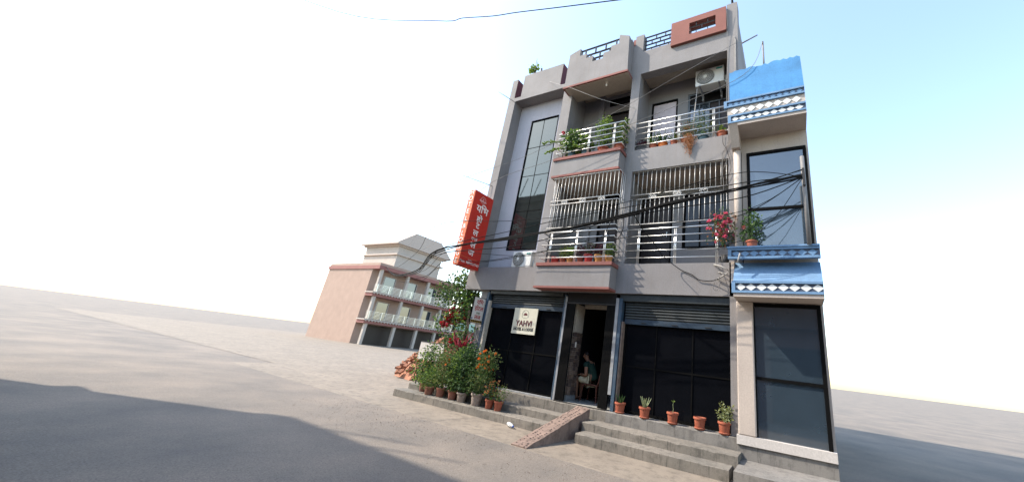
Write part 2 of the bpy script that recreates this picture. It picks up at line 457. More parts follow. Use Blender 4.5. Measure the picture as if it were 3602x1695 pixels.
# ---- middle pillar, right pillar, right-hand bands
B('pillar', 'plaster', h, (-3.62, -3.372, .003, .25, F1, 10.55), (-3.76, -3.62, .004, .25, 9.061, 10.2))
B('pillar_cap', 'red_paint', h, (-3.70, -3.625, .02, .24, 10.2, 10.46))
B('pillar', 'plaster', h, (-1.075, -.82, 0, .30, .5, 10.63))
B('fascia', 'plaster', h, (-3.372, -1.075, 0, .25, 5.98, 6.60), (-3.372, -1.075, .25, .95, 6.42, 6.598))
B('fascia', 'plaster', h, (-3.372, -1.075, 0, .25, 9.085, 9.89))
mb = MB()
zs = (9.905, 10.05, 10.195, 10.34, 10.49)
for z in zs: mb.tube([(-3.36, .1, z), (-2.5, .1, z)], .024, 4)
for i, xs in enumerate(((-3.15, -2.9, -2.65), (-3.02, -2.78), (-3.15, -2.9, -2.62), (-3.02, -2.75))):
    for x in xs: mb.tube([(x, .1, zs[i]), (x, .1, zs[i+1])], .020, 4)
mb.tube([(-3.34, .1, 9.89), (-3.34, .1, 10.5)], .02, 4)
mb.build('parapet_grille', 'dark_iron', h)
X0, X1, Z0, Z1, a0, a1, c0, c1 = -2.53, -1.085, 9.70, 10.51, -2.03, -1.345, 9.92, 10.315
rpn = B('parapet_panel', 'red_paint', h, (X0, a0, -.08, .19, Z0, Z1), (a1, X1, -.08, .19, Z0, Z1), (a0, a1, -.08, .19, Z0, c0), (a0, a1, -.08, .19, c1, Z1))
mb = MB()
for z in (c0+.12, c0+.26): mb.tube([(a0, -.045, z), (a1, -.045, z)], .018, 4)
for x, z0, z1 in ((-1.85, c0, c0+.12), (-1.55, c0, c0+.12), (-1.7, c0+.12, c0+.26), (-1.85, c0+.26, c1), (-1.55, c0+.26, c1)): mb.tube([(x, -.045, z0), (x, -.045, z1)], .016, 4)
mb.build('panel_grille', 'dark_iron', rpn)
# ---- balcony boxes with red bands
for (x0, x1, z0, z1) in ((-5.59, -3.60, 5.985, 6.44), (-5.57, -3.53, 2.967, 3.46)):
    B('balcony_front', 'plaster', h, (x0, x1, -.35, -.001, z0, z1), bevel=.006)
    B('trim', 'trim_red', h, (x0-.03, x1+.03, -.385, -.002, z1, z1+.085), bevel=.006)
    B('trim', 'trim_red', h, (x0-.015, x1+.015, -.365, -.003, z0-.065 if z0 > 4 else z0-.052, z0), bevel=.005)
B('balcony_soffit', 'ceiling_paint', h, (-5.58, -3.61, -.34, .9, 5.90, 5.918))
# ---- recess side walls, ceilings and back walls
def back(x0, x1, z0, z1, holes, mat='plaster_inner', y0=.95, y1=1.1):
    """wall with rectangular openings (x0,x1,z0,z1), cut as vertical strips"""
    xs = sorted({x0, x1} | {v for q in holes for v in q[:2]}); bx = []
    for a, b_ in zip(xs, xs[1:]):
        z = z0
        for q in sorted((q for q in holes if q[0] <= a and q[1] >= b_), key=lambda q: q[2]):
            if q[2] > z: bx.append((a, b_, y0, y1, z, q[2]))
            z = q[3]
        if z < z1: bx.append((a, b_, y0, y1, z, z1))
    return B('wall', mat, h, *bx)
HC2 = [(-4.86, -4.05, 6.58, 8.75), (-4.78, -4.05, 9.03, 9.30)]
HC1 = [(-4.72, -3.80, 3.54, 5.62), (-4.72, -3.80, 5.72, 5.97)]
HR2 = [(-3.34, -2.56, 6.58, 8.76), (-2.27, -1.12, 7.35, 8.80)]
HR1 = [(-3.42, -2.57, 3.54, 5.68), (-2.31, -1.12, 4.22, 5.68)]
back(-5.85, -3.50, 6.58, 9.52, HC2); back(-5.85, -3.50, 3.53, 6.0, HC1)
back(-3.50, -1.0, 6.58, 9.52, HR2); back(-3.50, -1.0, 3.53, 6.0, HR1)
B('pilaster', 'plaster_inner', h, (-5.09, -4.93, .86, .95, 6.58, 9.5), (-5.09, -4.93, .86, .95, 3.54, 5.95))
for q in ((-5.85, -5.70, .36, .95, 3.54, 5.95), (-5.85, -5.70, .36, .95, 6.58, 9.40), (-3.60, -3.45, .25, .95, 3.54, 5.95), (-3.60, -3.45, .25, .95, 6.58, 9.5), (-1.07, -.96, .30, .95, 3.59, 5.95), (-1.07, -.96, .30, .95, 6.6, 9.5)): B('partition', 'plaster_inner', h, q)
for q in ((-5.70, -3.60, .35, .95, 9.44, 9.50), (-3.45, -1.07, .25, .95, 9.36, 9.42), (-3.45, -1.07, .25, .95, 5.955, 5.985), (-5.70, -3.60, .32, .95, 5.92, 5.95)): B('ceiling', 'ceiling_paint', h, q)
bh = MB(); bh.lathe([(.05, .0), (.05, -.02), (.02, -.03), (.02, -.08), (.03, -.09), (.03, -.13), (.012, -.15)], 10, (-4.355, -.14, 8.985)); bh.build('lamp_holder', 'cream', h)

# ---- tall glass strip
gw = MB(); gx0, gx1, gz0, gz1 = -7.40, -6.31, 4.15, 8.72
for a, b_, c, d_ in ((gx0, gx0+.02, gz0, gz1), (gx1-.02, gx1, gz0, gz1), (gx0+.02, gx1-.02, gz0, gz0+.03), (gx0+.02, gx1-.02, gz1-.03, gz1)): gw.box(a, b_, .385, .45, c, d_)
zr = [gz0+.03, 5.40, 6.61, 7.65, gz1-.03]; xm = -6.885
for z in zr[1:-1]: gw.box(gx0+.03, gx1-.03, .41, .44, z-.006, z+.006)
win = gw.build('glass_strip', 'frame_dark', h)
rng = random.Random(4)
for i in range(4):
    for a, b_ in ((gx0+.02, xm-.006), (xm+.006, gx1-.02)):
        o = B('pane', 'curtain_glass', win, (a, b_, -.005, .005, zr[i]+.006*(i > 0), zr[i+1]-.006*(i < 3)))
        o.location = (0, .425, 0)
        zc = (zr[i]+zr[i+1])/2
        for v in o.data.vertices: v.co.y += (v.co.z-zc)*rng.uniform(-.0008, .0008)
B('mullion', 'frame_dark', win, (xm-.006, xm+.006, .41, .44, zr[0], zr[-1]))

# ---- doors and windows of the balconies
def door(x0, x1, z0, z1, mat, panels=None, y=1.0):
    f = B('door_frame', 'frame_dark', h, (x0+.001, x0+.05, .955, 1.08, z0, z1), (x1-.05, x1-.001, .955, 1.08, z0, z1), (x0+.05, x1-.05, .955, 1.08, z1-.05, z1))
    d = B('door_leaf', mat, f, (x0+.05, x1-.05, y, y+.045, z0+.012, z1-.05))
    if panels:
        n = panels
        for i in range(n):
            w = (x1-x0-.22)/n; B('door_slat', mat, f, (x0+.11+i*w+.008, x0+.11+(i+1)*w-.008, y-.014, y+.002, z0+.25, z1-.25), bevel=.004)
    mb = MB(); mb.tube([(x1-.13, y-.05, z0+1.0), (x1-.13, y-.05, z0+1.13)], .010, 6); mb.tube([(x1-.13, y-.05, z0+1.06), (x1-.13, y+.01, z0+1.06)], .008, 6)
    mb.build('handle', 'steel', f)
    return f
door(-4.86, -4.05, 6.585, 8.75, 'door_dark', 3)
door(-4.72, -3.80, 3.54, 5.62, 'door_dark', 3)
door(-3.34, -2.56, 6.585, 8.76, 'door_pink', 8)
door(-3.42, -2.57, 3.54, 5.68, 'door_dark', 4)
def window(x0, x1, z0, z1, cols, frame, glass, label=None, head=0):
    f = B('window_frame', frame, h, (x0, x0+.05, .965, 1.06, z0, z1), (x1-.05, x1, .965, 1.06, z0, z1), (x0+.05, x1-.05, .965, 1.06, z1-.05, z1), (x0+.05, x1-.05, .965, 1.06, z0, z0+.05))
    zt = z1-.05-head
    if head:
        B('transom', frame, f, (x0+.05, x1-.05, .97, 1.05, zt-.03, zt)); B('pane', 'interior_dark', f, (x0+.05, x1-.05, 1.01, 1.02, zt, z1-.05)); zt -= .03
    w = (x1-x0-.1)/cols
    for i in range(cols):
        B('pane', glass[i % len(glass)], f, (x0+.05+i*w+.012, x0+.05+(i+1)*w-.012, 1.015, 1.025, z0+.05, zt))
        if i: B('mullion', frame, f, (x0+.05+i*w-.012, x0+.05+i*w+.012, .975, 1.05, z0+.05, zt))
    return f
window(-2.27, -1.12, 7.35, 8.80, 4, 'frame_grey', ['window_glass', 'window_glass', 'door_dark', 'door_dark'], head=.32)
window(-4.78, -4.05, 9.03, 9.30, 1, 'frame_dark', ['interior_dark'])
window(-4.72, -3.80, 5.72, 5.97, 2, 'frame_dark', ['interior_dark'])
window(-2.31, -1.12, 4.22, 5.68, 3, 'frame_dark', ['window_blue'])
vb = B('vent_block', 'plaster_inner', h, (-1.98, -1.58, .935, .949, 5.74, 5.93))
mb = MB()
for i in range(6):
    for j in range(3): mb.box(-1.95+i*.062, -1.915+i*.062, .930, .936, 5.76+j*.055, 5.795+j*.055)
mb.build('vent_hole', 'interior_dark', vb)

# ---- railings and grilles (stainless tube)
def rod(name, mat, parent, pts, r, n=8):
    return MB().tube(pts, r, n).build(name, mat, parent, smooth=True)
# upper middle balcony railing: front run + two returns
def balcony_rail(x0, x1, yf, yb, zbase, zs, posts, rt=.019, r=.012):
    m = MB(); z = zs[0]
    m.tube([(x0, yb, z), (x0, yf, z), (x1, yf, z), (x1, yb, z)] if yb is not None else [(x0, yf, z), (x1, yf, z)], rt, 8)
    rail = m.build('railing', 'steel', h, smooth=True)
    for z in zs[1:]:
        rod('rail', 'steel', rail, [(x0, yf-.02, z), (x1, yf-.02, z)], r)
        if yb is not None:
            for x in (x0+.02, x1-.02): rod('rail', 'steel', rail, [(x, yf-.02, z-.004), (x, yb, z-.004)], r*.85)
    for x in posts:
        for dx in (-.017, .017): rod('post', 'steel', rail, [(x+dx, yf+.004, zbase), (x+dx, yf+.004, zs[0])], .014)
    if yb is None:
        for z in zs:
            for x in (x0, x1): rod('wall_flange', 'steel', rail, [(x-.008, yf, z), (x+.008, yf, z)], .03, 10)
    return rail
balcony_rail(-5.60, -3.575, -.30, .0, 6.525, [7.35, 7.19, 7.03, 6.87, 6.70], (-5.33, -4.585, -3.84))
balcony_rail(-3.368, -1.08, .05, None, 6.598, [7.44, 7.275, 7.10, 6.925, 6.75], (-3.02, -2.23, -1.40))
balcony_rail(-5.54, -3.51, -.33, .0, 3.545, [4.335, 4.165, 4.0, 3.835, 3.668], (-5.28, -4.525, -3.75))
balcony_rail(-3.365, -1.08, .05, None, 3.585, [4.43, 4.25, 4.077, 3.90, 3.73], (-3.07, -2.21, -1.325))
ringm = None
def grille(x0, x1, y, zt, zb1, zb2, zlow, nb, rings, sides):
    m = MB()
    for z in (zt, zb1, zb2, zlow): m.tube([(x0, y, z), (x1, y, z)], .012, 6)
    g = m.build('window_grille', 'steel_white', h, smooth=True)
    for i in range(nb):
        x = x0+.045 + (x1-x0-.09)*i/(nb-1)
        rod('bar', 'steel_white', g, [(x, y+.012, zb1), (x, y+.012, zt)], .0078, 6)
        rod('bar', 'steel_white', g, [(x, y+.012, zlow), (x, y+.012, zb2)], .0078, 6)
    for x in rings:
        for dx in (-.047, .047):
            mb = MB(); R0 = .043; zc = (zb1+zb2)/2
            pts = [(x+dx+R0*math.cos(t*math.pi/8), y, zc+R0*math.sin(t*math.pi/8)) for t in range(17)]
            mb.tube(pts, .008, 5)
            for t in (90, 210, 330): mb.tube([(x+dx, y, zc), (x+dx+R0*math.cos(R(t)), y, zc+R0*math.sin(R(t)))], .007, 5)
            mb.build('ring', 'steel_white', g, smooth=True)
    if sides:
        for x in (x0, x1):
            for yy in (y+.10, y+.20, y+.30):
                rod('bar', 'steel_white', g, [(x, yy, zlow), (x, yy, zt)], .0078, 6)
            for z in (zt-.01, zb1, zb2, zlow): rod('bar', 'steel_white', g, [(x, y, z), (x, 0, z)], .010, 6)
    return g
grille(-5.50, -3.53, -.33, 5.895, 5.22, 5.113, 4.46, 18, (-5.07, -4.52, -3.98), True)
grille(-3.368, -1.08, .05, 5.975, 5.335, 5.215, 4.557, 20, (-2.81, -2.21, -1.61), False)

# ---- ground floor
B('wall', 'plaster', h, (-7.72, -7.445, .12, 4, .0, LB))
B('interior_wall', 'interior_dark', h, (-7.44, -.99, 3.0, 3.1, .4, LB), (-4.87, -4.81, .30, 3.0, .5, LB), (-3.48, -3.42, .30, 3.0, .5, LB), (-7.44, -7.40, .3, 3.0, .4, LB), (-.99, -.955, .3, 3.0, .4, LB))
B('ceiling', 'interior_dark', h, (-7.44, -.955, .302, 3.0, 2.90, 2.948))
B('hall_floor', 'tile_floor', h, (-4.80, -3.46, .12, 3.0, .46, .502))
B('threshold', 'cream', h, (-4.56, -3.70, .02, .10, .47, .506))
def shutter(x0, x1, zb, n, zt=LB):
    s_ = B('rolling_shutter', 'shutter_bar', h, (x0, x1, .14, .18, zb, zb+.11), bevel=.004)
    dz = (zt-.003-zb-.11)/n
    me = MB(); pr = [(.0, 0), (-.022, dz*.25), (-.026, dz*.5), (-.022, dz*.78), (.0, dz), (.012, dz), (.012, 0)]
    me.prism(pr, 'x', x0+.004, x1-.004); mesh = me.mesh('slat', 'shutter')
    for i in range(n): inst(mesh, 'slat', s_, (0, .155, zb+.11+i*dz))
    for u in (.2, .5, .8): B('lift_handle', 'dark_iron', s_, (x0+(x1-x0)*u-.06, x0+(x1-x0)*u+.06, .125, .141, zb+.03, zb+.045))
    return s_
shutter(-7.29, -4.895, 2.44, 6); shutter(-3.30, -1.055, 2.26, 9)
B('shutter_hood', 'shutter', h, (-3.42, -1.06, .06, .135, 2.74, LB-.003), bevel=.01)
B('shutter_hood', 'shutter', h, (-7.34, -4.95, .06, .125, 2.80, LB-.003), bevel=.01)
def shop(x0, x1, zb, zt, xs, zm, y=.22):
    m = MB()
    for a, b_, c, d_ in ((x0, x0+.04, zb, zt), (x1-.04, x1, zb, zt), (x0+.04, x1-.04, zb, zb+.05), (x0+.04, x1-.04, zt-.04, zt)): m.box(a, b_, y-.02, y+.03, c, d_)
    f = m.build('shop_front', 'frame_dark', h)
    xa = [x0+.04] + list(xs) + [x1-.04]
    for x in xs: B('mullion', 'frame_dark', f, (x-.012, x+.012, y-.016, y+.026, zb+.05, zt-.04))
    for i in range(len(xa)-1):
        B('mid_rail', 'frame_dark', f, (xa[i]+.012, xa[i+1]-.012, y-.013, y+.024, zm-.014, zm+.014))
        for c, d_ in ((zb+.05, zm-.014), (zm+.014, zt-.04)):
            o = B('pane', 'shop_glass', f, (xa[i]+.012*(i > 0), xa[i+1]-.012*(i < len(xa)-2), y, y+.006, c, d_))
    return f
shop(-7.285, -4.90, .50, 2.60, (-6.47, -5.68), 1.40); shop(-3.295, -1.06, .505, 2.60, (-2.57, -1.815), 1.40)
B('glass_sill', 'grey_post', h, (-7.285, -4.90, .10, .195, .494, .52))
B('post', 'blue_post', h, (-7.44, -7.365, .06, .2, .49, 2.85), bevel=.004); B('post', 'cream', h, (-7.362, -7.292, .075, .2, .49, 2.62))
B('post', 'blue_post', h, (-4.895, -4.845, .06, .2, .49, 2.85), bevel=.004); B('post', 'grey_post', h, (-4.842, -4.792, .04, .2, .49, 2.80), bevel=.004)
B('post', 'grey_post', h, (-3.498, -3.425, .03, .2, .80, 2.80), bevel=.004); B('post', 'blue_post', h, (-3.422, -3.345, .04, .2, .497, 2.80), bevel=.004)
B('post', 'stone_c', h, (-3.335, -3.30, .07, .2, .50, 2.30)); B('post', 'blue_post', h, (-1.055, -.985, .03, .2, .503, 2.85), bevel=.004)
B('door_head', 'interior_dark', h, (-4.79, -3.50, .05, .30, 2.66, LB-.004)); B('gate_track', 'dark_iron', h, (-4.79, -3.50, .025, .06, 2.63, 2.665))
B('gate_track', 'dark_iron', h, (-4.79, -3.50, -.005, .018, .497, .512))
B('beam', 'cream', h, (-4.55, -3.72, .5, .6, 2.60, 2.70))
def gate(x0, x1, n):
    g = B('folding_gate', 'black_gate', h, (x0, x1, .07, .085, .52, 2.63))
    for i in range(n):
        x = x0+.012+(x1-x0-.024)*i/(n-1); B('bar', 'black_gate', g, (x-.006, x+.006, .03, .07, .515, 2.63))
    return g
gate(-4.79, -4.56, 9); gate(-3.715, -3.50, 9)
mb = MB(); mb.lathe([(.03, 0), (.045, .03), (.04, .07), (.02, .09)], 10, (-3.80, .42, 2.44)); mb.build('ceiling_lamp', 'letter_white', h, smooth=True)
# stone-clad hall wall
cw = B('hall_wall', 'cream', h, (-4.79, -4.622, .27, .66, 2.005, 2.66), (-4.79, -4.66, .27, .66, .502, 2.005))
rng = random.Random(12); z = .62; B('stone_base', 'grey_post', cw, (-4.66, -4.615, .26, .66, .503, .615))
while z < 1.99:
    hh = rng.uniform(.075, .10); y = .262
    while y < .655:
        ww = min(rng.uniform(.10, .18), .658-y)
        if ww > .03: B('stone', rng.choice(('stone_a', 'stone_b_and_dent_shade', 'stone_c')), cw, (-4.662, -4.625+rng.uniform(0, .022), y+.003, y+ww-.003, z+.003, min(z+hh, 2.0)-.003))
        y += ww
    z += hh
B('switch_plate', 'letter_white', cw, (-4.606, -4.598, .34, .40, 1.66, 1.78))
# roof-top odds: reinforcement rods, pipe stubs
for x, z1, r in ((628, 40, .010), (641, 85, .008), (610, 170, .008)):
    t = zp('k2', x, z1, .42); rod('reinforcement_bar', 'dark_iron', h, [(t.x, .42, 9.6), t], r, 5)
rod('pipe_stub', 'dark_iron', h, [zp('k2', 695, 300, .25), zp('k2', 703, 205, .25)], .035, 8)
rod('pipe_stub', 'black_gate', h, [(-.93, .12, 10.6), (-.955, .12, 10.85), (-.95, .12, 10.95)], .03, 8)
rod('pipe_stub', 'cable_grey', h, [(-.83, 1.0, 10.2), (-.45, 1.3, 10.65)], .02, 8)
# slim rods stuck out of the corner column
rod('stay_rod', 'cable_grey', h, [zp('z1', 805, 1035, -.01), zp('z1', 648, 935, -.35)], .010, 6)
rod('stay_rod', 'cable_grey', h, [zp('d', 1238, 468, -.01), zp('d', 1164, 441, -.5)], .010, 6)
# conduit on the right pillar
rod('conduit', 'cable_grey', h, [(-.875, -.02, 7.2), (-.875, -.02, 9.35)], .014, 6); rod('conduit', 'cable_grey', h, [(-.90, -.02, 7.2), (-.90, -.02, 9.45)], .010, 6)
# ================================================================== air conditioners
def ac_unit(loc, w, d, hh, label, brackets):
    a = empty('air_conditioner', loc, label, 'air conditioner', 'outdoor air conditioner units')
    B('casing', 'ac_white', a, (-w/2, w/2, 0, d, 0, hh), bevel=.012)
    fx = -w/2+.015+hh*.47; r = hh*.44
    mb = MB(); N = 40
    mb.lathe([(r*1.02, 0), (r*1.02, .012), (r*.97, .012)], 32); g = mb.mesh('fan_grille', 'ac_grille')
    o = inst(g, 'fan_grille', a, (fx, -.002, hh*.5), (R(90), 0, 0))
    mb = MB()
    for k in range(N):
        t = 2*math.pi*k/N; mb.tube([(r*.2*math.cos(t), r*.2*math.sin(t), .018), (r*.98*math.cos(t+.35), r*.98*math.sin(t+.35), .018)], .0022, 4, False)
    for q in (.4, .6, .8, .97): mb.tube([(r*q*math.cos(t*math.pi/16), r*q*math.sin(t*math.pi/16), .018) for t in range(33)], .0022, 4, False)
    inst(mb.mesh('guard_wire', 'ac_white'), 'guard_wire', o)
    mb = MB(); mb.lathe([(r*.22, .012), (r*.22, .024), (r*.15, .03)], 16); inst(mb.mesh('hub', 'ac_white'), 'hub', o)
    B('side_panel', 'ac_white', a, (w*.5-w*.30, w*.5-.012, -.006, .002, .02, hh-.02), bevel=.003)
    B('badge', 'ac_teal', a, (w*.5-w*.27, w*.5-w*.06, -.010, -.004, hh*.80, hh*.90))
    B('valve_cover', 'ac_white', a, (w/2, w/2+.05, d*.35, d*.95, .03, hh*.5), bevel=.01)
    if brackets:
        for x in (-w*.33, w*.33):
            mb = MB(); mb.box(x-.02, x+.02, -.03, d+.10, -.035, -.002); mb.tube([(x, .06, -.03), (x, d+.10, -.17)], .012, 4); mb.box(x-.02, x+.02, d+.07, d+.15, -.20, -.002)
            mb.build('bracket', 'grey_post', a)
    else:
        for x in (-w*.35, w*.35): B('foot', 'ac_white', a, (x-.05, x+.05, .0, d+.03, -.025, .002))
    mb = MB(); mb.tube([(w/2+.02, d*.6, .2), (w/2+.10, d*.8, .16), (w/2+.14, d*1.1, .05)], .018, 6); mb.build('pipe', 'cable_black', a)
    return a
ac_unit((-1.60, .50, 8.62), .74, .30, .52, 'white air conditioner unit on wall brackets above the top balcony window', True)
ac_unit((-6.47, .07, F1+.025), .66, .26, .43, 'white air conditioner unit standing on the ledge under the glass strip', False)
mb = MB(); q = [(-1.93, .56, 8.62), (-1.94, .5, 8.2), (-1.95, .4, 7.6), (-1.95, .3, 6.62)]
tag(mb.tube(q, .014, 6).build('drain_pipe', 'cable_pale'), 'thin white drain pipe hanging below the bracketed air conditioner', 'pipe')
bag = MB(); rg = random.Random(2); bag.lathe([(.06, 0), (.10, .03), (.115, .1), (.09, .18), (.04, .23)], 9, (0, 0, 0), .18, rg)
o = bag.build('wrapped_valve', 'cream', None, True); o.location = (-6.01, .22, F1); tag(o, 'small cloth-wrapped bundle beside the ledge air conditioner', 'bundle')

# ================================================================== signs
sx, sy0, sy1, sz0, sz1 = -7.90, -.80, -.035, 3.42, 5.66
sg = empty('projecting_sign', (sx-.11, -.4, sz0), 'tall red projecting hotel sign with white Devanagari letters on the corner column', 'sign')
def L(p): return (p[0]-(sx-.11), p[1]+.4, p[2]-sz0)
def LB_(x0, x1, y0, y1, z0, z1): a = L((x0, y0, z0)); b_ = L((x1, y1, z1)); return (a[0], b_[0], a[1], b_[1], a[2], b_[2])
B('sign_box', 'sign_red', sg, LB_(sx-.22, sx, sy0+.012, sy1, sz0, sz1), bevel=.01)
B('end_panel', 'sign_orange', sg, LB_(sx-.216, sx-.004, sy0, sy0+.011, sz0+.006, sz1-.006))
HS = sz1-sz0; yc = (sy0+sy1)/2
for ch, f in zip('HOTEL&LODGE', (.04, .125, .21, .305, .405, .505, .605, .69, .775, .86, .95)):
    text('letter', ch, 'letter_white', sg, .20, L((sx-.11, sy0-.002, sz1-f*HS)), 'front', bold=.002)
for s_, f, sz, sxx, dy in (('य\u093fभ', .225, .30, 1.0, 0.03), ('हो', .36, .24, 1.1, 0), ('ट', .45, .22, 1.15, -.01), ('ल', .55, .23, 1.2, -.03), ('एण्ड', .63, .11, 1.1, -.02), ('ल', .71, .23, 1.2, -.02), ('ज', .815, .23, 1.2, -.03)):
    text('letters', s_, 'letter_white', sg, sz, L((sx+.002, yc+dy, sz1-f*HS)), 'side', bold=.004 if sz > .2 else .0, sx=sxx)
text('letters', 'Mob. 9804937743', 'letter_white', sg, .098, L((sx+.002, yc, sz1-.945*HS)), 'side')
B('stripe', 'sign_orange', sg, LB_(sx, sx+.003, sy0+.03, sy1-.01, sz1-.884*HS-.006, sz1-.884*HS+.006))
text('letters', 'contact', 'sign_pink', sg, .05, L((sx+.002, yc, sz1-.905*HS)), 'side')
mb = MB(); c = L((sx+.004, yc-.02, sz1-.09*HS)); pts = [(c[0], c[1]+.10*math.cos(t*math.pi/12), c[2]+.10*math.sin(t*math.pi/12)) for t in range(25)]
mb.tube(pts, .006, 4)
for s_ in (-1, 1): mb.tube([(c[0], c[1]-.04*s_, c[2]+.06), (c[0], c[1]+.03*s_, c[2]-.015)], .006, 4)
for k in range(7):
    y = c[1]-.12+.04*k; mb.box(c[0]-.003, c[0]+.004, y-.014, y+.014, c[2]-.055-.006*(k % 2), c[2]-.02)
mb.build('emblem', 'sign_pink', sg)
for z in (sz1-.05, 4.55): mb = MB(); mb.box(*LB_(sx-.09, sx-.06, sy1, .01, z, z+.03)); mb.build('bracket', 'dark_iron', sg)

qx, qy0, qy1, qz0, qz1 = -7.47, -.345, .105, 1.97, 2.655
s2 = empty('corner_sign', (qx, -.12, qz0), 'small white board with red Devanagari letters beside the blue corner post', 'sign')
def L2(p): return (p[0]-qx, p[1]+.12, p[2]-qz0)
B('board', 'sign_board', s2, (-.03, 0, qy0+.12, qy1+.12, 0, qz1-qz0))
mb = MB(); fw = .012
for a, b_, c_, d_ in ((qy0, qy0+fw, 0, qz1-qz0), (qy1-fw, qy1, 0, qz1-qz0), (qy0+fw, qy1-fw, 0, fw), (qy0+fw, qy1-fw, qz1-qz0-fw, qz1-qz0)): mb.box(-.034, .006, a+.12, b_+.12, c_, d_)
mb.build('frame', 'frame_dark', s2)
B('footer', 'sign_yellow', s2, (.001, .003, qy0+.14, qy1+.10, .02, .085))
mb = MB()
for k in range(6): mb.box(.003, .005, qy0+.155+k*.066, qy0+.155+k*.066+.05, .034, .072)
mb.build('footer_mark', 'letter_black', s2)
ym = (qy0+qy1)/2
for s_, z, sz, mt in (('य\u093fभ', 2.52, .155, 'letter_red'), ('होटल', 2.355, .155, 'letter_red'), ('एण्ड', 2.235, .07, 'letter_green'), ('लज', 2.125, .155, 'letter_red')):
    text('letters', s_, mt, s2, sz, L2((qx+.002, ym+.01, z)), 'side', bold=.0015 if sz > .1 else 0)
B('blue_mark', 'letter_blue', s2, (.001, .004, qy0+.15, qy0+.19, .10, .14))
for z in (.12, .5): B('bracket', 'dark_iron', s2, (-.02, .06, .20, .235, z, z+.02))

bx0, bx1, bz0, bz1, by = -6.405, -5.66, 1.828, 2.468, .105
s3 = empty('hanging_board', ((bx0+bx1)/2, by, bz0), 'cream YAHVI hotel and lodge board hung on the dark shop glass', 'sign')
B('board', 'sign_cream', s3, ((bx0-bx1)/2, (bx1-bx0)/2, 0, .02, 0, bz1-bz0))
text('letters', 'YAHVI', 'letter_maroon', s3, .19, (-.005, -.002, .255), 'front', bold=.0045, sx=.95)
text('letters', 'HOTEL & LODGE', 'letter_black', s3, .095, (0, -.002, .115), 'front', bold=.0025, sx=.86)
B('rule', 'letter_maroon', s3, (-.33, .33, -.002, .0, .168, .172))
mb = MB()
for k in range(17): mb.box(-.31+k*.037, -.31+k*.037+.02, -.0015, .0, .034, .046)
mb.build('fine_print', 'sign_board', s3)
mb = MB(); mb.prism([(.062*math.cos(R(t)), .46+.062*math.sin(R(t))) for t in range(0, 181, 15)], 'y', -.003, .0); mb.build('emblem', 'letter_maroon', s3)
mb = MB(); mb.tube([(.105*math.cos(R(t)), -.001, .475+.115*math.sin(R(t))) for t in range(-40, 221, 20)], .0035, 4); mb.box(-.05, .05, -.002, 0, .385, .392); mb.build('emblem_ring', 'letter_black', s3)
for x in (-.3, .3): rod('hook', 'dark_iron', s3, [(x, .01, .63), (x, .02, .70)], .004, 4)

# ================================================================== cables
def cable(name, pts, r, mat, label, group=None, sub=6, cat='cable'):
    P = [Vector(p) for p in pts]; out = []
    for i in range(len(P)-1):
        p0, p1, p2, p3 = P[max(i-1, 0)], P[i], P[i+1], P[min(i+2, len(P)-1)]
        for k in range(sub):
            t = k/sub; out.append(.5*((2*p1)+(p2-p0)*t+(2*p0-5*p1+4*p2-p3)*t*t+(3*p1-p0-3*p2+p3)*t**3))
    out.append(P[-1])
    return tag(MB().tube(out, r, 5).build(name, mat, None, True), label, cat, group)
LEND, REND = Vector((-38.15, 15.7, 7.9)), Vector((.30, -.72, 4.95))
def span(pts, Y, yl=None, dz=0):
    """street cable through photo points, carried on to the pole at either end"""
    q = [zp(k, x, y, Y) for k, x, y in pts]
    sl = (q[1].z-q[0].z)/(q[1].x-q[0].x); sr = (q[-1].z-q[-2].z)/(q[-1].x-q[-2].x)
    l1 = q[0].lerp(LEND, .12) + Vector((0, 0, -.55)); l2 = q[0].lerp(LEND, .5) + Vector((0, 0, -.7))
    return [LEND+Vector((0, 0, dz*.5)), l2, l1] + q + [REND+Vector((0, 0, dz*.8))]
bund = [('z5', 25, 822), ('z5', 850, 668), ('z5', 1582, 545), ('z7', 60, 482), ('z7', 420, 385), ('z7', 1080, 240)]
rg = random.Random(6)
for i in range(11):
    off = [(k, x+rg.uniform(-2, 2), y+rg.uniform(-20, 20)*(.9 if k == 'z7' else 1)) for k, x, y in bund]
    cable('overhead_cable', span(off, -1.0+rg.uniform(-.05, .05), dz=rg.uniform(-.2, .2)), rg.choice((.007, .009, .012)), 'cable_black', 'black cable in the thick sagging bundle crossing the first-floor grilles', 'bundled street cables')
loose = [([('z5', 90, 780), ('z5', 900, 580), ('z5', 1582, 425), ('z7', 60, 415), ('z7', 560, 310), ('z7', 1080, 200)], .009, -1.05),
 ([('z5', 25, 512), ('z5', 850, 463), ('z5', 1582, 400), ('z7', 0, 385), ('z7', 480, 258), ('z7', 1080, 112)], .007, -.9),
 ([('z5', 120, 832), ('z5', 560, 850), ('z5', 900, 872), ('z5', 1582, 862), ('z7', 0, 790), ('z7', 1080, 690)], .006, -.85),
 ([('z5', 120, 932), ('z5', 500, 942), ('z5', 900, 890), ('z5', 1582, 762), ('z7', 0, 680), ('z7', 460, 590), ('z7', 1080, 470)], .008, -.95),
 ([('z5', 30, 862), ('z5', 870, 770), ('z5', 1300, 680), ('z7', 0, 510), ('z7', 480, 420), ('z7', 1080, 325)], .010, -1.0),
 ([('z5', 25, 1020), ('z5', 215, 996), ('z5', 900, 905), ('z5', 1400, 800), ('z7', 150, 590), ('z7', 1080, 440)], .006, -.95)]
LL = ['slack black wire just above the cable bundle', 'thin wire crossing the upper part of the red sign', 'thin nearly level wire below the cable bundle', 'black wire rising from low by the ledge air conditioner', 'black wire hugging the underside of the cable bundle', 'thin wire passing under the red projecting sign']
for (p, r, Y), lb in zip(loose, LL): cable('overhead_wire', span(p, Y), r, 'cable_black', lb, 'loose street wires')
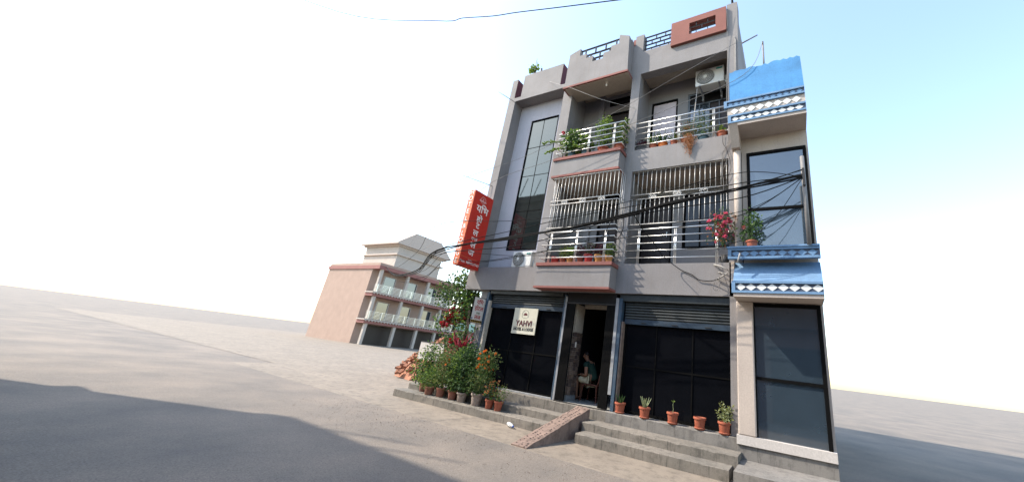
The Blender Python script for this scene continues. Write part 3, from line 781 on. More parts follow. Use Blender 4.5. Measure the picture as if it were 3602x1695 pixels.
def span2(pts, Y, end):
    q = [zp(k, x, y, Y) for k, x, y in pts]
    return [LEND, q[0].lerp(LEND, .15) + Vector((0, 0, -.9))] + q + [end]
cable('overhead_wire', span2([('d', 1099, 487), ('d', 1330, 390), ('d', 1530, 292), ('d', 1690, 200)], -.7, zp('z2', 1500, 435, -.03)), .005, 'cable_grey', 'grey wire slanting up across the glass strip towards the roof end', 'loose street wires')
cable('overhead_wire', span2([('z3', 0, 815), ('z3', 730, 515), ('z4', 160, 212), ('z4', 680, 0), ('k5', 785, 345)], -.6, Vector((-.25, -.60, 8.42))), .006, 'cable_grey', 'grey wire slanting up across the top balcony railings', 'loose street wires')
tq = [zp('d', x, y, -2.2) for x, y in ((1099, 53), (1165, 46), (1240, 41), (1300, 32), (1400, 20), (1480, 10), (1568, -1))]
cable('overhead_wire', [Vector((-16.0, -8.95, 10.9)), tq[0]+(tq[0]-tq[3])*1.6+Vector((0, -.8, .15))] + tq + [tq[-1]+(tq[-1]-tq[-3])*1.5], .013, 'cable_black', 'lone black wire high above the roof against the sky', 'loose street wires')
cable('rope', [zp('k2', 840, 425, -.02), zp('k2', 1200, 532, -.36), zp('k6', 540, 460, -.36), zp('k6', 980, 578, -.01)], .005, 'cable_pale', 'pale cord stretched under the stepped parapet to the pillar', sub=4, cat='cord')
cable('service_wire', [zp('z7', 145, 475, -1.0), zp('z7', 225, 605, -.75), zp('z7', 320, 720, -.45), zp('z7', 400, 830, -.2), zp('z7', 540, 940, -.03), zp('z7', 640, 985, -.03), zp('z7', 700, 1028, -.03), zp('z7', 800, 1038, -.04), zp('z7', 862, 1020, -.12)], .009, 'cable_black', 'black service wire drooping from the bundle across the lintel to a bracket', cat='wire')
cable('service_wire', [zp('z6', 945, 610, -1.0), zp('z6', 950, 700, -.9), zp('z6', 920, 800, -.75), zp('z6', 870, 850, -.6), zp('z6', 800, 820, -.6), zp('z6', 770, 760, -.7), zp('z6', 830, 640, -.95)], .008, 'cable_black', 'black wire loop hanging from the bundle at the middle pillar', cat='wire')
cable('service_wire', [zp('k4', 850, 540, -.15), zp('k4', 850, 590, -.16), zp('k4', 660, 690, -.14), zp('k4', 560, 830, -.1), zp('k4', 540, 930, -.08), zp('k4', 590, 980, -.08), zp('k4', 650, 920, -.08), zp('k4', 680, 800, -.08), zp('k4', 655, 650, -.08), zp('k4', 625, 480, -.06), zp('k4', 650, 250, -.03), zp('k4', 640, 60, -.03), zp('z7', 905, 480, -.02), zp('z7', 910, 210, -.03), zp('z7', 900, 110, -.03), zp('z4', 1330, 560, -.03), zp('z4', 1390, 440, -.03), zp('z4', 1400, 270, -.05), zp('z2', 1402, 980, -.03), zp('z2', 1412, 520, -.02), zp('z2', 1404, 110, -.1)], .006, 'cable_grey', 'long grey wire running down the pillar beside the blue house to a loop', cat='wire')
cable('service_wire', [zp('z4', 1330, 330, -.03), zp('z4', 1330, 440, -.03), zp('z4', 1375, 520, -.04), zp('z4', 1430, 720, -.03), zp('z4', 1400, 850, -.03), zp('z4', 1340, 960, -.02)], .005, 'cable_black', 'thin black wire knotted in front of the fascia beside the blue balcony', cat='wire')
cable('service_wire', [zp('z4', 1405, 300, -.03), zp('z4', 1400, 430, -.04), zp('z4', 1355, 500, -.04), zp('z4', 1315, 600, -.03), zp('z4', 1375, 650, -.03), zp('z4', 1320, 800, -.02)], .005, 'cable_grey', 'thin grey wire twisted round the knotted black wire on the fascia', cat='wire')
wb = empty('wire_bracket', zp('k4', 840, 570, 0), 'pipe bracket holding service wires on the lintel below the pink flowers', 'bracket'); w0 = wb.location
def WL(p): return Vector(p)-w0
rod('bracket_arm', 'cable_pale', wb, [WL(zp('k4', 555, 428, -.02)), WL(zp('k4', 700, 460, -.10)), WL(zp('k4', 848, 540, -.18))], .014, 6)
rod('bracket_arm', 'cable_pale', wb, [WL(zp('k4', 625, 745, -.02)), WL(zp('k4', 850, 605, -.18))], .017, 6)
rod('bracket_arm', 'cable_pale', wb, [WL(zp('k4', 650, 592, .002)), WL(zp('k4', 800, 612, -.15))], .009, 6)
mk_ = empty('cable_mast', (.30, -.66, 3.70), 'steel pipe mast on the blue balcony where the street cables are tied', 'mast')
rod('pipe', 'cable_grey', mk_, [(0, 0, 0), (0, 0, 1.7)], .035, 10); B('cross_arm', 'dark_iron', mk_, (-.02, .02, -.085, -.034, 1.08, 1.42))
mk2 = empty('wire_mast', (-.25, -.52, 7.80), 'thin pipe on top of the blue parapet wall holding a wire', 'mast')
rod('pipe', 'cable_grey', mk2, [(0, 0, -.1), (0, 0, .72)], .018, 8); rod('hook', 'dark_iron', mk2, [(0, -.1, .62), (0, .02, .62)], .008, 6)

# ================================================================== potted plants
def pot(parent, r, hh, mat, rim=True, saucer=False, seg=18):
    mb = MB(); p = [(r*.70, 0), (r*.74, hh*.03), (r*.93, hh*.80)] + ([(r*1.06, hh*.82), (r*1.10, hh*.90), (r*1.06, hh)] if rim else [(r, hh)]) + [(r*.94, hh), (r*.90, hh*.9)]
    mb.lathe(p, seg); o = mb.build('pot', mat, parent, True)
    md = o.modifiers.new('w', 'EDGE_SPLIT'); md.split_angle = R(40)
    mb = MB(); mb.lathe([(r*.90, hh*.86), (r*.88, hh*.91), (r*.3, hh*.93)], 12, (0, 0, 0), .04, random.Random(1)); mb.build('soil', 'soil', parent)
    if saucer: mb = MB(); mb.lathe([(r*.80, 0), (r*.93, hh*.12), (r*.93, hh*.16), (r*.80, hh*.17)], 16); mb.build('saucer', mat, parent, True)
def bush(parent, rng, z0, hgt, rx, n, leafsize, mats, clumps=9, stems=6, lean=(0, 0), flat=1.0, w=.40, stemmat='stem_green'):
    cs = []
    for i in range(clumps):
        t = (i+.5)/clumps; a = i*2.4+rng.uniform(-.4, .4); rad = rx*(.25+.75*math.sin(math.pi*min(1, .15+t*.85)))*rng.uniform(.45, 1.0)
        cs.append(Vector((lean[0]*t+rad*math.cos(a), lean[1]*t+rad*flat*math.sin(a), z0+hgt*(.12+.88*t)*rng.uniform(.9, 1.05))))
    mb = MB()
    for c in cs[::max(1, clumps//stems)]:
        mid = Vector((c.x*.4, c.y*.4, z0+(c.z-z0)*.55)); mb.tube([(0, 0, z0-.03), mid, c], [.008, .006, .003], 5)
    mb.build('stem', stemmat, parent)
    per = n//len(mats)
    for m_ in mats:
        mb = MB()
        for _ in range(per):
            c = rng.choice(cs); s_ = rx*.34
            p = c + Vector((rng.gauss(0, s_), rng.gauss(0, s_*flat), rng.gauss(0, s_*.9)))
            if p.z < z0: p.z = z0 + rng.uniform(0, .1)
            d = (p-c)*2.0/s_ + Vector((rng.uniform(-1, 1), rng.uniform(-1, 1), rng.uniform(-.7, .6)))
            mb.leaf(p, d, leafsize*rng.uniform(.6, 1.25), rng, w)
        mb.build('foliage', m_, parent)['kind'] = 'stuff'
    return cs
def straps(parent, rng, z0, n, length, width, mat, spread=.8, bend=.5):
    for i in range(n):
        a = i*2.4+rng.uniform(-.3, .3); s_ = spread*rng.uniform(.35, 1.0)
        mb = MB(); mb.blade((.015*math.cos(a), .015*math.sin(a), z0-.02), (s_*math.cos(a), s_*math.sin(a), 1), length*rng.uniform(.65, 1.1), width, bend*s_*rng.uniform(.6, 1.2))
        mb.build('leaf', mat, parent)
mbf = MB(); rgf = random.Random(1)
for k in range(26):
    d = Vector((rgf.gauss(0, 1), rgf.gauss(0, 1), rgf.gauss(.4, .8))).normalized(); mbf.leaf(d*.006, d, .026, rgf, .6, .1)
FL = {c: None for c in ('petal_orange', 'petal_red', 'petal_pink', 'petal_white')}
for c in FL: FL[c] = mbf.mesh('flower', c)
def flower(parent, col, p, s_=1.0): 
    o = inst(FL[col], 'flower', parent, p, (rgf.uniform(-.5, .5), rgf.uniform(-.5, .5), rgf.uniform(0, 6)), (s_, s_, s_)); return o

# pots along the right platform edge
G = 'terracotta pots along the shop platform'
def rp_(x, y, label): 
    e = empty('potted_plant', (x, y, .50), label, 'potted plant', G); pot(e, .105, .20, 'terracotta', True, True); return e
e = rp_(-3.19, .02, 'terracotta pot with a few dark upright leaves beside the blue door post'); straps(e, random.Random(1), .19, 7, .20, .05, 'leaf_dark', .5, .25)
e = rp_(-2.66, .0, 'terracotta pot with a fan of striped pointed leaves'); straps(e, random.Random(2), .19, 10, .24, .045, 'leaf_varieg', .45, .1)
e = rp_(-2.105, -.005, 'terracotta pot with a single bare twig'); mb = MB(); mb.tube([(0, 0, .17), (.008, 0, .26), (-.004, 0, .33), (.004, 0, .37)], [.007, .006, .005, .003], 6); mb.build('stem', 'leaf_varieg', e); mb = MB(); rg = random.Random(3)
for d in ((-.6, 0, .7), (.7, 0, .8), (.2, .4, 1)): mb.leaf((.004, 0, .36), d, .06, rg, .22)
mb.build('foliage', 'leaf_light', e)
e = rp_(-1.61, .0, 'empty terracotta pot on the shop platform'); e.name = 'flower_pot'; e['category'] = 'flower pot'
e = rp_(-1.185, -.005, 'terracotta pot with a bushy pale variegated plant next to the pale column'); bush(e, random.Random(4), .19, .25, .10, 220, .055, ('leaf_varieg', 'leaf_yellow'), 8, 4, w=.3)

# flower pots on the left steps
G2 = 'flower pots on the hotel steps'
def lp(x, y, z, r, hh, mat, label, rim=True): e = empty('potted_plant', (x, y, z), label, 'potted plant', G2); pot(e, r, hh, mat, rim); return e
e = lp(-5.74, -.66, .165, .095, .19, 'terracotta', 'terracotta pot with a thin leafy sapling at the end of the step row'); bush(e, random.Random(5), .18, .30, .10, 120, .055, ('leaf_yellow', 'leaf_mid'), 7, 5, w=.25, lean=(.06, 0))
e = lp(-6.0, -.66, .165, .095, .19, 'terracotta', 'terracotta pot with rust-coloured croton leaves next to the marigold'); bush(e, random.Random(6), .18, .36, .13, 240, .06, ('leaf_rust', 'leaf_dark', 'leaf_mid'), 9, 5)
e = lp(-6.42, -.64, .165, .125, .25, 'pot_cement', 'pale cement pot with a big marigold bush in orange bloom'); cs = bush(e, random.Random(7), .22, .86, .26, 2400, .052, ('leaf_mid', 'leaf_yellow', 'leaf_mid', 'leaf_dark'), 22, 9, lean=(.12, .02), flat=.8, w=.26)
rg = random.Random(9)
for k in range(20):
    c = rg.choice(cs[11:]); flower(e, 'petal_orange', c + Vector((rg.gauss(0, .08), -abs(rg.gauss(.06, .05)), rg.gauss(.08, .05))), rg.uniform(.8, 1.3))
e = lp(-6.90, -.62, .165, .12, .20, 'pot_cement', 'weathered cement pot with a dark leafy bush behind the marigold'); bush(e, random.Random(8), .18, .80, .22, 1300, .065, ('leaf_dark', 'leaf_mid', 'leaf_dark'), 18, 8, flat=.8)
e = lp(-7.22, -.60, .165, .12, .20, 'terracotta_old', 'old terracotta pot under the largest bright green bush'); bush(e, random.Random(10), .16, .92, .26, 2400, .06, ('leaf_mid', 'leaf_mid', 'leaf_dark', 'leaf_light'), 22, 9, flat=.8, w=.3)
e = lp(-7.62, -.62, .165, .11, .20, 'terracotta_old', 'old terracotta pot with yellow-tipped marigold foliage at the row end'); cs = bush(e, random.Random(11), .17, .82, .23, 1700, .05, ('leaf_yellow', 'leaf_mid', 'leaf_mid'), 18, 8, w=.26)
for k in range(4): c = rg.choice(cs[10:]); flower(e, 'petal_orange', c + Vector((rg.gauss(0, .07), -.06, rg.gauss(.06, .04))), .8)
e = lp(-7.98, -.66, .165, .12, .18, 'terracotta_old', 'low pot of small pale leaves at the step end farthest from the ramp'); bush(e, random.Random(12), .15, .40, .24, 1100, .045, ('leaf_light', 'leaf_mid'), 14, 6, w=.3)
e = lp(-7.30, -.25, .305, .13, .22, 'terracotta_old', 'tall dark shrub in a pot on the upper step behind the flower pots'); bush(e, random.Random(13), .18, .80, .26, 1700, .07, ('leaf_dark', 'leaf_mid', 'leaf_dark'), 18, 8)
e = lp(-7.72, -.22, .305, .13, .22, 'pot_black', 'crimson cordyline in a pot under the corner sign'); straps(e, random.Random(14), .92, 17, .60, .10, 'leaf_crimson', .75, .35); rod('stem', 'stem', e, [(0, 0, .15), (0, 0, .95)], .015)
e = lp(-8.25, -.30, .305, .12, .2, 'pot_black', 'small crimson cordyline beside the white panel'); straps(e, random.Random(15), .5, 11, .42, .06, 'leaf_crimson', .9, .5); rod('stem', 'stem', e, [(0, 0, .15), (0, 0, .55)], .012)
e = lp(-8.45, -.45, .165, .12, .2, 'terracotta_old', 'bushy green plant between the small cordyline and the low pale-leaved pot'); bush(e, random.Random(16), .17, .85, .28, 1500, .055, ('leaf_mid', 'leaf_light', 'leaf_dark'), 16, 7)

# middle top balcony
G3 = 'plants on the middle top balcony'
zf = 6.528
def bp(x, y, z, r, hh, mat, label, g, rim=True): e = empty('potted_plant', (x, y, z), label, 'potted plant', g); pot(e, r, hh, mat, rim); return e
e = bp(-5.18, -.16, zf, .12, .26, 'pot_blue', 'dark blue pot with a trailing bougainvillea vine on the top balcony', G3); cs = bush(e, random.Random(20), .20, .56, .28, 900, .085, ('leaf_light', 'leaf_mid', 'leaf_mid'), 14, 6, lean=(.05, -.14), flat=.5)
for (x1_, z1_, y1_) in ((-.88, .58, -.28), (-.70, .26, -.26), (.45, .26, -.22)):
    mb = MB(); ml = MB(); rg = random.Random(int(abs(x1_*100)))
    N = 22; P_ = [Vector((x1_*t/N, y1_*min(1, 2.0*t/N), .42+(z1_-.42)*math.sin(t/N*1.57)-.05*(t/N)**3)) for t in range(N+1)]
    mb.tube(P_, .005, 4); mb.build('vine', 'stem_green', e)
    for p in P_[4:]:
        for _ in range(3): ml.leaf(p, (rg.uniform(-1, 1), rg.uniform(-1, .3), rg.uniform(-1, .4)), .07*rg.uniform(.7, 1.2), rg, .42)
    ml.build('foliage', 'leaf_light', e)['kind'] = 'stuff'
flower(e, 'petal_red', (-.24, -.22, .80), 1.9); flower(e, 'petal_white', (.3, -.2, .5), 1.0); flower(e, 'petal_white', (.36, -.2, .46), 1.0)
e = bp(-4.74, -.15, zf, .13, .25, 'pot_blue', 'wide blue-green tub with leafy growth on the top balcony', G3); bush(e, random.Random(21), .22, .40, .22, 520, .08, ('leaf_light', 'leaf_mid', 'leaf_light'), 10, 5, lean=(-.06, -.05), flat=.6)
e = bp(-4.20, -.14, zf, .15, .20, 'terracotta', 'wide peeling terracotta pot with a tall thin shrub', G3); bush(e, random.Random(22), .18, .95, .22, 750, .06, ('leaf_mid', 'leaf_light', 'leaf_light'), 16, 6, flat=.6)
e = bp(-3.75, -.15, zf, .15, .20, 'terracotta', 'wide terracotta pot with a wilting climber at the balcony corner', G3); bush(e, random.Random(23), .18, .80, .14, 420, .06, ('leaf_mid', 'leaf_yellow', 'leaf_light'), 14, 5, lean=(.10, 0), flat=.6)

# right top balcony
G4 = 'plants on the top balcony below the air conditioner'; zf = 6.60
tr = empty('planter_box', (-3.19, .13, zf), 'black trough of dark red leaves at the end of the top balcony', 'planter', None)
mb = MB(); mb.prism([(-.17, .16), (-.14, 0), (.14, 0), (.17, .16)], 'y', -.07, .08); mb.build('trough', 'pot_black', tr)
for dx in (-.11, 0, .1):
    mb = MB(); rg = random.Random(int(dx*100)+50)
    for _ in range(60): p = (dx+rg.gauss(0, .035), rg.gauss(0, .03), .17+abs(rg.gauss(0, .06))); mb.leaf(p, (rg.uniform(-1, 1), rg.uniform(-1, 1), rg.uniform(.1, 1)), .06, rg, .35)
    mb.build('foliage', 'leaf_purple', tr)['kind'] = 'stuff'
e = bp(-2.91, .15, zf, .115, .15, 'terracotta', 'terracotta bowl of long strap leaves beside the black trough', G4); straps(e, random.Random(30), .13, 22, .50, .035, 'leaf_mid', .75, .5)
e = bp(-2.66, .15, zf, .12, .16, 'pot_orange', 'bright orange pot of arching strap leaves', G4); straps(e, random.Random(31), .14, 26, .48, .035, 'leaf_dark', .85, .5)
e = bp(-2.37, .15, zf, .09, .16, 'terracotta', 'small terracotta pot of strap leaves next to the railing post', G4); straps(e, random.Random(32), .14, 16, .42, .028, 'leaf_mid', .7, .6)
e = bp(-2.08, .15, zf, .11, .16, 'terracotta', 'terracotta pot of dry rust-coloured trailing stems over the ledge', G4)
bush(e, random.Random(33), .14, .42, .24, 900, .05, ('leaf_yellow', 'leaf_rust', 'leaf_mid'), 14, 6, lean=(.05, -.05), flat=.4, w=.16)
mb = MB(); rg = random.Random(34)
for _ in range(46):
    x = .12+rg.gauss(0, .10); zt_ = rg.uniform(.0, .2); zl = -rg.uniform(.05, .5)*math.exp(-((x-.17)/.13)**2)-.03
    mb.tube([(x*.5, -.10, zt_+.08), (x, -.19, zt_), (x+rg.gauss(0, .03), -.21, (zt_+zl)/2), (.17+(x-.17)*.45+rg.gauss(0, .02), -.20, zl)], .0035, 4, False)
    for _ in range(7):
        t = rg.random(); mb.leaf((x*(1-t*.3), -.20, zt_+(zl-zt_)*t), (rg.uniform(-1, 1), rg.uniform(-1, .2), rg.uniform(-1, .5)), .045, rg, .15)
mb.build('dry_stems', 'leaf_rust', e)['kind'] = 'stuff'
e = bp(-1.66, .17, zf, .12, .16, 'pot_blue', 'blue-grey bowl with a fine feathery bush on the top balcony', G4); bush(e, random.Random(35), .14, .62, .26, 1000, .05, ('leaf_yellow', 'leaf_mid', 'leaf_dark'), 16, 7, lean=(-.08, 0), flat=.5, w=.18)
e = bp(-1.22, .13, zf, .125, .15, 'terracotta', 'wide red clay bowl with one leafy shoot next to the blue balcony', G4); bush(e, random.Random(36), .14, .20, .07, 60, .06, ('leaf_light',), 4, 3)
# first-floor balcony row
G5 = 'flower pots inside the first-floor grille'; zf = 3.548
for i, (x, r, hh, mt, lv, sd, lb) in enumerate(((-5.17, .11, .17, 'pot_red', None, 0, 'plain red pot without leaves at the end of the first-floor pot row'),
    (-4.94, .085, .16, 'terracotta', ('leaf_yellow', 'leaf_mid'), 41, 'small terracotta pot of yellow-green flowers inside the grille'), (-4.74, .09, .16, 'pot_yellow', ('leaf_light', 'leaf_mid'), 42, 'ochre pot of pale leafy growth inside the grille'),
    (-4.44, .085, .15, 'terracotta', ('leaf_purple',), 43, 'terracotta pot of low purple leaves beside the middle post'), (-4.22, .11, .22, 'pot_red', ('leaf_purple', 'leaf_dark'), 44, 'tall red bucket of purple foliage inside the grille'),
    (-3.95, .10, .20, 'pot_yellow', ('leaf_purple', 'leaf_purple'), 45, 'ochre pot with spreading dark purple leaves'), (-3.68, .09, .18, 'pot_yellow', ('leaf_mid', 'leaf_light'), 46, 'ochre pot of grassy green leaves at the grille corner'))):
    e = bp(x, -.19, zf, r, hh, mt, lb, G5)
    if lv: bush(e, random.Random(sd), hh*.9, .26, .12, 300, .05, lv, 9, 4, flat=.7, w=.28)
# pink bougainvillea by the right pillar
e = empty('flowering_plant', (-1.2, -.02, 3.60), 'pink flowering bougainvillea hanging out over the first-floor railing', 'plant')
MB().lathe([(.07, -.01), (.08, .02), (.10, .15), (.085, .15)], 12, (.02, .12, 0)).build('pot', 'pot_black', e, True)
cs = bush(e, random.Random(50), .35, .56, .24, 620, .05, ('leaf_mid', 'leaf_dark', 'leaf_rust'), 16, 6, lean=(.06, -.25), flat=.5, w=.3)
rg = random.Random(51)
for k in range(40): c = rg.choice(cs); flower(e, 'petal_pink', c + Vector((rg.gauss(-.04, .09), -abs(rg.gauss(.05, .04)), rg.gauss(.02, .08))), rg.uniform(.9, 1.6))
# roof sapling
rs_ = zp('k2', 570, 225, .45)
e = empty('roof_sapling', (rs_.x+.1, .45, rs_.z-.95), 'small leafy sapling growing on the roof behind the parapet above the glass strip', 'plant')
mb = MB(); mb.tube([(0, 0, 9.66-rs_.z+.95), (-.05, 0, .6), (-.15, 0, .95)], [.02, .015, .008], 6); mb.tube([(-.02, 0, .7), (.1, 0, 1.0)], [.01, .005], 5); mb.build('stem', 'bark', e)
mb = MB(); rg = random.Random(60)
for _ in range(90): p = (-.1+rg.gauss(0, .11), rg.gauss(0, .06), .95+rg.gauss(0, .09)); mb.leaf(p, (rg.uniform(-1, 1), rg.uniform(-1, 1), rg.uniform(-.6, .6)), .10, rg, .5)
mb.build('foliage', 'leaf_light', e)['kind'] = 'stuff'

# bougainvillea at the open corner
e = empty('bougainvillea', (-7.85, -.05, 0), 'red-flowered bougainvillea climbing at the building corner under the projecting sign', 'tree')
mb = MB(); rg = random.Random(70)
mb.tube([(0, 0, 0), (.03, .02, .8), (-.02, .05, 1.5), (-.15, .15, 2.2), (-.45, .3, 2.7), (-.9, .4, 3.05)], [.05, .045, .04, .035, .028, .012], 8)
mb.tube([(.06, -.03, 0), (-.02, -.02, .7), (.06, .06, 1.4), (-.05, .1, 2.0), (-.1, .2, 2.5)], [.03, .03, .025, .02, .01], 6)
limbs = [[(-.15, .15, 2.2), (-.7, .3, 2.55), (-1.3, .35, 2.65), (-1.9, .35, 2.75)], [(-.3, .2, 2.45), (-.8, .3, 3.0), (-1.3, .35, 3.25)], [(-.15, .15, 2.2), (-.6, .3, 2.3), (-1.1, .3, 2.1), (-1.45, .3, 1.85)],
         [(-.45, .3, 2.7), (-.7, .4, 3.2), (-.95, .4, 3.45)], [(-.1, .2, 2.3), (-.35, .35, 2.7), (-.3, .4, 3.0)], [(-.15, .15, 2.1), (-.5, .25, 2.2), (-.75, .3, 2.1)], [(-.5, .3, 2.6), (-1.2, .35, 2.95), (-1.85, .35, 3.0)]]
for l in limbs: mb.tube(l, [.02]+[.012]*(len(l)-2)+[.004], 5)
mb.build('trunk', 'bark', e, True)
for m_, n_ in (('leaf_mid', 900), ('leaf_dark', 1000), ('leaf_light', 420)):
    mb = MB()
    for _ in range(n_):
        l = rg.choice(limbs); i = rg.randrange(len(l)-1); t = rg.random(); a, b_ = Vector(l[i]), Vector(l[i+1])
        c = a.lerp(b_, t); s_ = .13
        p = c + Vector((rg.gauss(0, s_), rg.gauss(0, s_), rg.gauss(0, s_)))
        mb.leaf(p, (rg.uniform(-1, 1), rg.uniform(-1, 1), rg.uniform(-1, .3)), .085*rg.uniform(.7, 1.25), rg, .42)
    for _ in range(n_//7):      # growth low on the stem
        p = Vector((rg.gauss(-.02, .16), rg.gauss(0, .12), rg.uniform(.9, 1.9))); mb.leaf(p, (rg.uniform(-1, 1), rg.uniform(-1, 1), rg.uniform(-1, .4)), .08, rg, .42)
    for _ in range(n_//12):
        p = Vector((rg.gauss(-.55, .2), rg.gauss(.1, .1), 1.45+rg.gauss(0, .13))); mb.leaf(p, (rg.uniform(-1, 1), rg.uniform(-1, 1), rg.uniform(-1, .4)), .08, rg, .42)
    mb.build('foliage', m_, e)['kind'] = 'stuff'
for (x, y, z, s_, n_) in ((-.92, .28, 2.22, .12, 34), (-.55, .25, 2.25, .11, 30), (-1.08, .28, 2.02, .08, 14), (-.78, .25, 2.05, .08, 12), (-1.28, .3, 1.88, .07, 12), (-.45, .2, 2.1, .08, 10), (-.5, .05, 1.42, .05, 6), (-.15, 0, 1.45, .05, 4), (-.62, .3, 2.45, .06, 8)):
    for _ in range(n_): flower(e, 'petal_red', (x+rg.gauss(0, s_), y+rg.gauss(0, s_*.6), z+rg.gauss(0, s_)), rg.uniform(1.3, 2.2))
# ================================================================== neighbour house on the right
nb = empty('neighbour_house', (0, 0, 0), 'narrow blue house with diamond-tiled balconies beside the hotel', 'building')
XR = .45
B('wall', 'neighbour_column', nb, (-.80, XR, .0, 7.5, -.02, 7.2))
B('plinth', 'concrete_platform', nb, (-.975, XR, -.10, .0, -.02, .42)); B('plinth_face', 'white_wall', nb, (-.97, XR, -.13, .0, .42, .56)); B('front_step', 'concrete_platform', nb, (-.895, XR, -1.1, -.101, -.02, .20))
B('column', 'neighbour_column', nb, (-.945, -.66, -.125, -.004, .56, 2.80), bevel=.02)
mb = MB(); mb.tube([(-.875, -.12, 3.7), (-.875, -.12, 6.25)], .076, 12); mb.build('column', 'neighbour_column', nb, True)
dm = MB(); dm.prism([(0, -.085), (.10, 0), (0, .085), (-.10, 0)], 'y', -.012, .0); DMW = dm.mesh('tile', 'tile_white'); dm2 = MB(); dm2.prism([(0, -.085), (.10, 0), (0, .085), (-.10, 0)], 'y', -.012, .0); DMB = dm2.mesh('tile', 'neighbour_blue_trim')
def band(x0, z0, z1, y, mesh, backm, framem, ext=.06, n=None):
    f = B('balcony_band', framem, nb, (x0, XR, y, y+.09, z0, z0+.04), (x0, XR, y, y+.09, z1-.04, z1), (x0, x0+.06, y, y+.09, z0+.04, z1-.04))
    B('band_back', backm, f, (x0+.06, XR, y+.035, y+.09, z0+.04, z1-.04))
    k = (z1-z0-.085)/.17; x = x0+.075+.1*k
    while x < XR-.1*k:
        inst(mesh, 'tile', f, (x, y+.036, (z0+z1)/2), (0, 0, 0), (k*1.1, 1, k)); x += .2*k*1.12
    return f
band(-1.07, 6.87, 7.045, -.60, DMB, 'tile_dark', 'neighbour_blue_trim')
B('balcony_slab', 'cream_house', nb, (-1.0, XR, -.56, 0, 6.66, 6.868)); 
for i in range(8):
    x = -.86+i*.165; o = inst(DMW, 'tile', nb, (x, -.562, 6.765), (0, 0, 0), (.8, 1, .9))
band(-.99, 6.465, 6.662, -.60, DMW, 'tile_dark', 'neighbour_blue_trim')
mb = MB(); mb.prism([(-.58, 6.464), (0, 6.464), (0, 6.05), (-.28, 6.05)], 'x', -.97, -.80); mb.build('bracket', 'neighbour_column', nb)
B('soffit', 'neighbour_column', nb, (-.80, XR, -.58, 0, 6.40, 6.463))
mb = MB(); rg = random.Random(90); pts = [(-.955, 7.046)]+[(-.955+.06*i, 7.84+rg.uniform(-.03, .03)) for i in range(24)]+[(XR, 7.046)]
mb.prism(pts, 'y', -.57, -.44); mb.build('parapet_wall', 'neighbour_blue', nb)
band(-1.015, 3.49, 3.69, -.60, DMB, 'tile_dark', 'neighbour_blue_trim')
B('balcony_floor', 'neighbour_blue_trim', nb, (-1.03, XR, -.62, 0, 3.69, 3.72)); 
mb = MB(); mb.prism([(-.30, 3.488), (0, 3.488), (0, 3.08), (-.58, 3.08), (-.46, 3.28)], 'x', -.93, XR); mb.build('sloped_front', 'neighbour_blue_trim', nb)
B('end_face', 'neighbour_column', nb, (-.99, -.932, -.42, 0, 3.08, 3.488))
for i in range(7): inst(DMW, 'tile', nb, (-.74+i*.17, -.322, 3.40), (R(-16), 0, 0), (.8, 1, .7))
band(-.957, 2.865, 3.078, -.60, DMW, 'tile_dark', 'neighbour_blue_trim')
B('soffit', 'neighbour_column', nb, (-.93, XR, -.58, 0, 2.80, 2.863))
for z0, z1 in ((.56, 2.78), (3.75, 6.0)):
    f = B('window_frame', 'frame_dark', nb, (-.70, -.64, -.06, -.003, z0, z1), (XR-.1, XR-.04, -.06, -.003, z0, z1), (-.64, XR-.1, -.06, -.003, z1-.06, z1), (-.64, XR-.1, -.06, -.003, z0+.9, z0+.95))
    B('pane', 'window_glass', f, (-.64, XR-.1, -.03, -.02, z0, z0+.9)); B('pane', 'window_glass', f, (-.64, XR-.1, -.03, -.02, z0+.95, z1-.06))
rod('pipe_stub', 'cable_pale', nb, [(-.80, -.63, 3.58), (-.84, -.66, 3.40)], .016, 6)
e = empty('balcony_shrub', (-.62, -.35, 3.72), 'leafy green shrub on the blue balcony beside the hotel pillar', 'plant'); pot(e, .10, .18, 'terracotta'); bush(e, random.Random(95), .16, .6, .16, 320, .06, ('leaf_mid', 'leaf_dark'), 10, 4)

# ================================================================== houses and yard beyond the open corner
ph = empty('distant_house', (-42, 21, 0), 'pink house with red-banded balconies and a gabled tower beyond the yard', 'building')
def P2(name, mat, *bx, parent=None): return B(name, mat, parent or ph, *[(a+42, b_+42, c-21, d-21, e_, f_) for a, b_, c, d, e_, f_ in bx])
P2('wall', 'pink_house', (-48, -39.3, 15, 26.3, -.1, 8.0))
P2('parapet', 'pink_house', (-48, -38.2, 15, 26.5, 8.0, 8.3)); P2('band', 'pink_band', (-48.1, -38.0, 14.9, 26.6, 7.62, 8.0))
for z in (4.80, 2.05):
    s_ = P2('balcony', 'pink_band', (-39.3, -38.0, 15, 26.4, z, z+.32)); P2('cornice', 'cream_house', (-39.3, -37.85, 14.9, 26.5, z+.32, z+.44), parent=s_)
    me = MB().box(-.05, .05, -.06, .06, 0, .10).mesh('dentil', 'cream_house')
    for k in range(34): inst(me, 'dentil', s_, (4.08, -5.9+k*.34, z+.22))
    for k in range(6): P2('baluster_rail', 'steel', (-38.06, -38.02, 15, 26.3, z+.55+.13*k, z+.575+.13*k), parent=s_)
    for k in range(9): P2('rail_post', 'steel', (-38.07, -38.01, 15.3+k*1.35, 15.36+k*1.35, z+.44, z+1.25), parent=s_)
for z in (5.1, 2.35):
    for k, y in enumerate((17.2, 20.0, 22.9, 25.0)):
        f = P2('window', 'cream_house', (-39.3, -39.22, y-.75, y+.75, z+.1, z+2.1)); P2('pane', 'window_glass', (-39.22, -39.19, y-.62, y+.62, z+.2, z+2.0), parent=f)
for y in (15.4, 18.6, 21.4, 24.0, 26.1): P2('column', 'cream_house', (-38.4, -38.1, y-.14, y+.14, 0, 7.62))
P2('ground_floor_shade', 'door_dark', (-39.32, -39.28, 16, 26, .0, 1.95))  # dark sheet painting in the shade below the lowest balcony
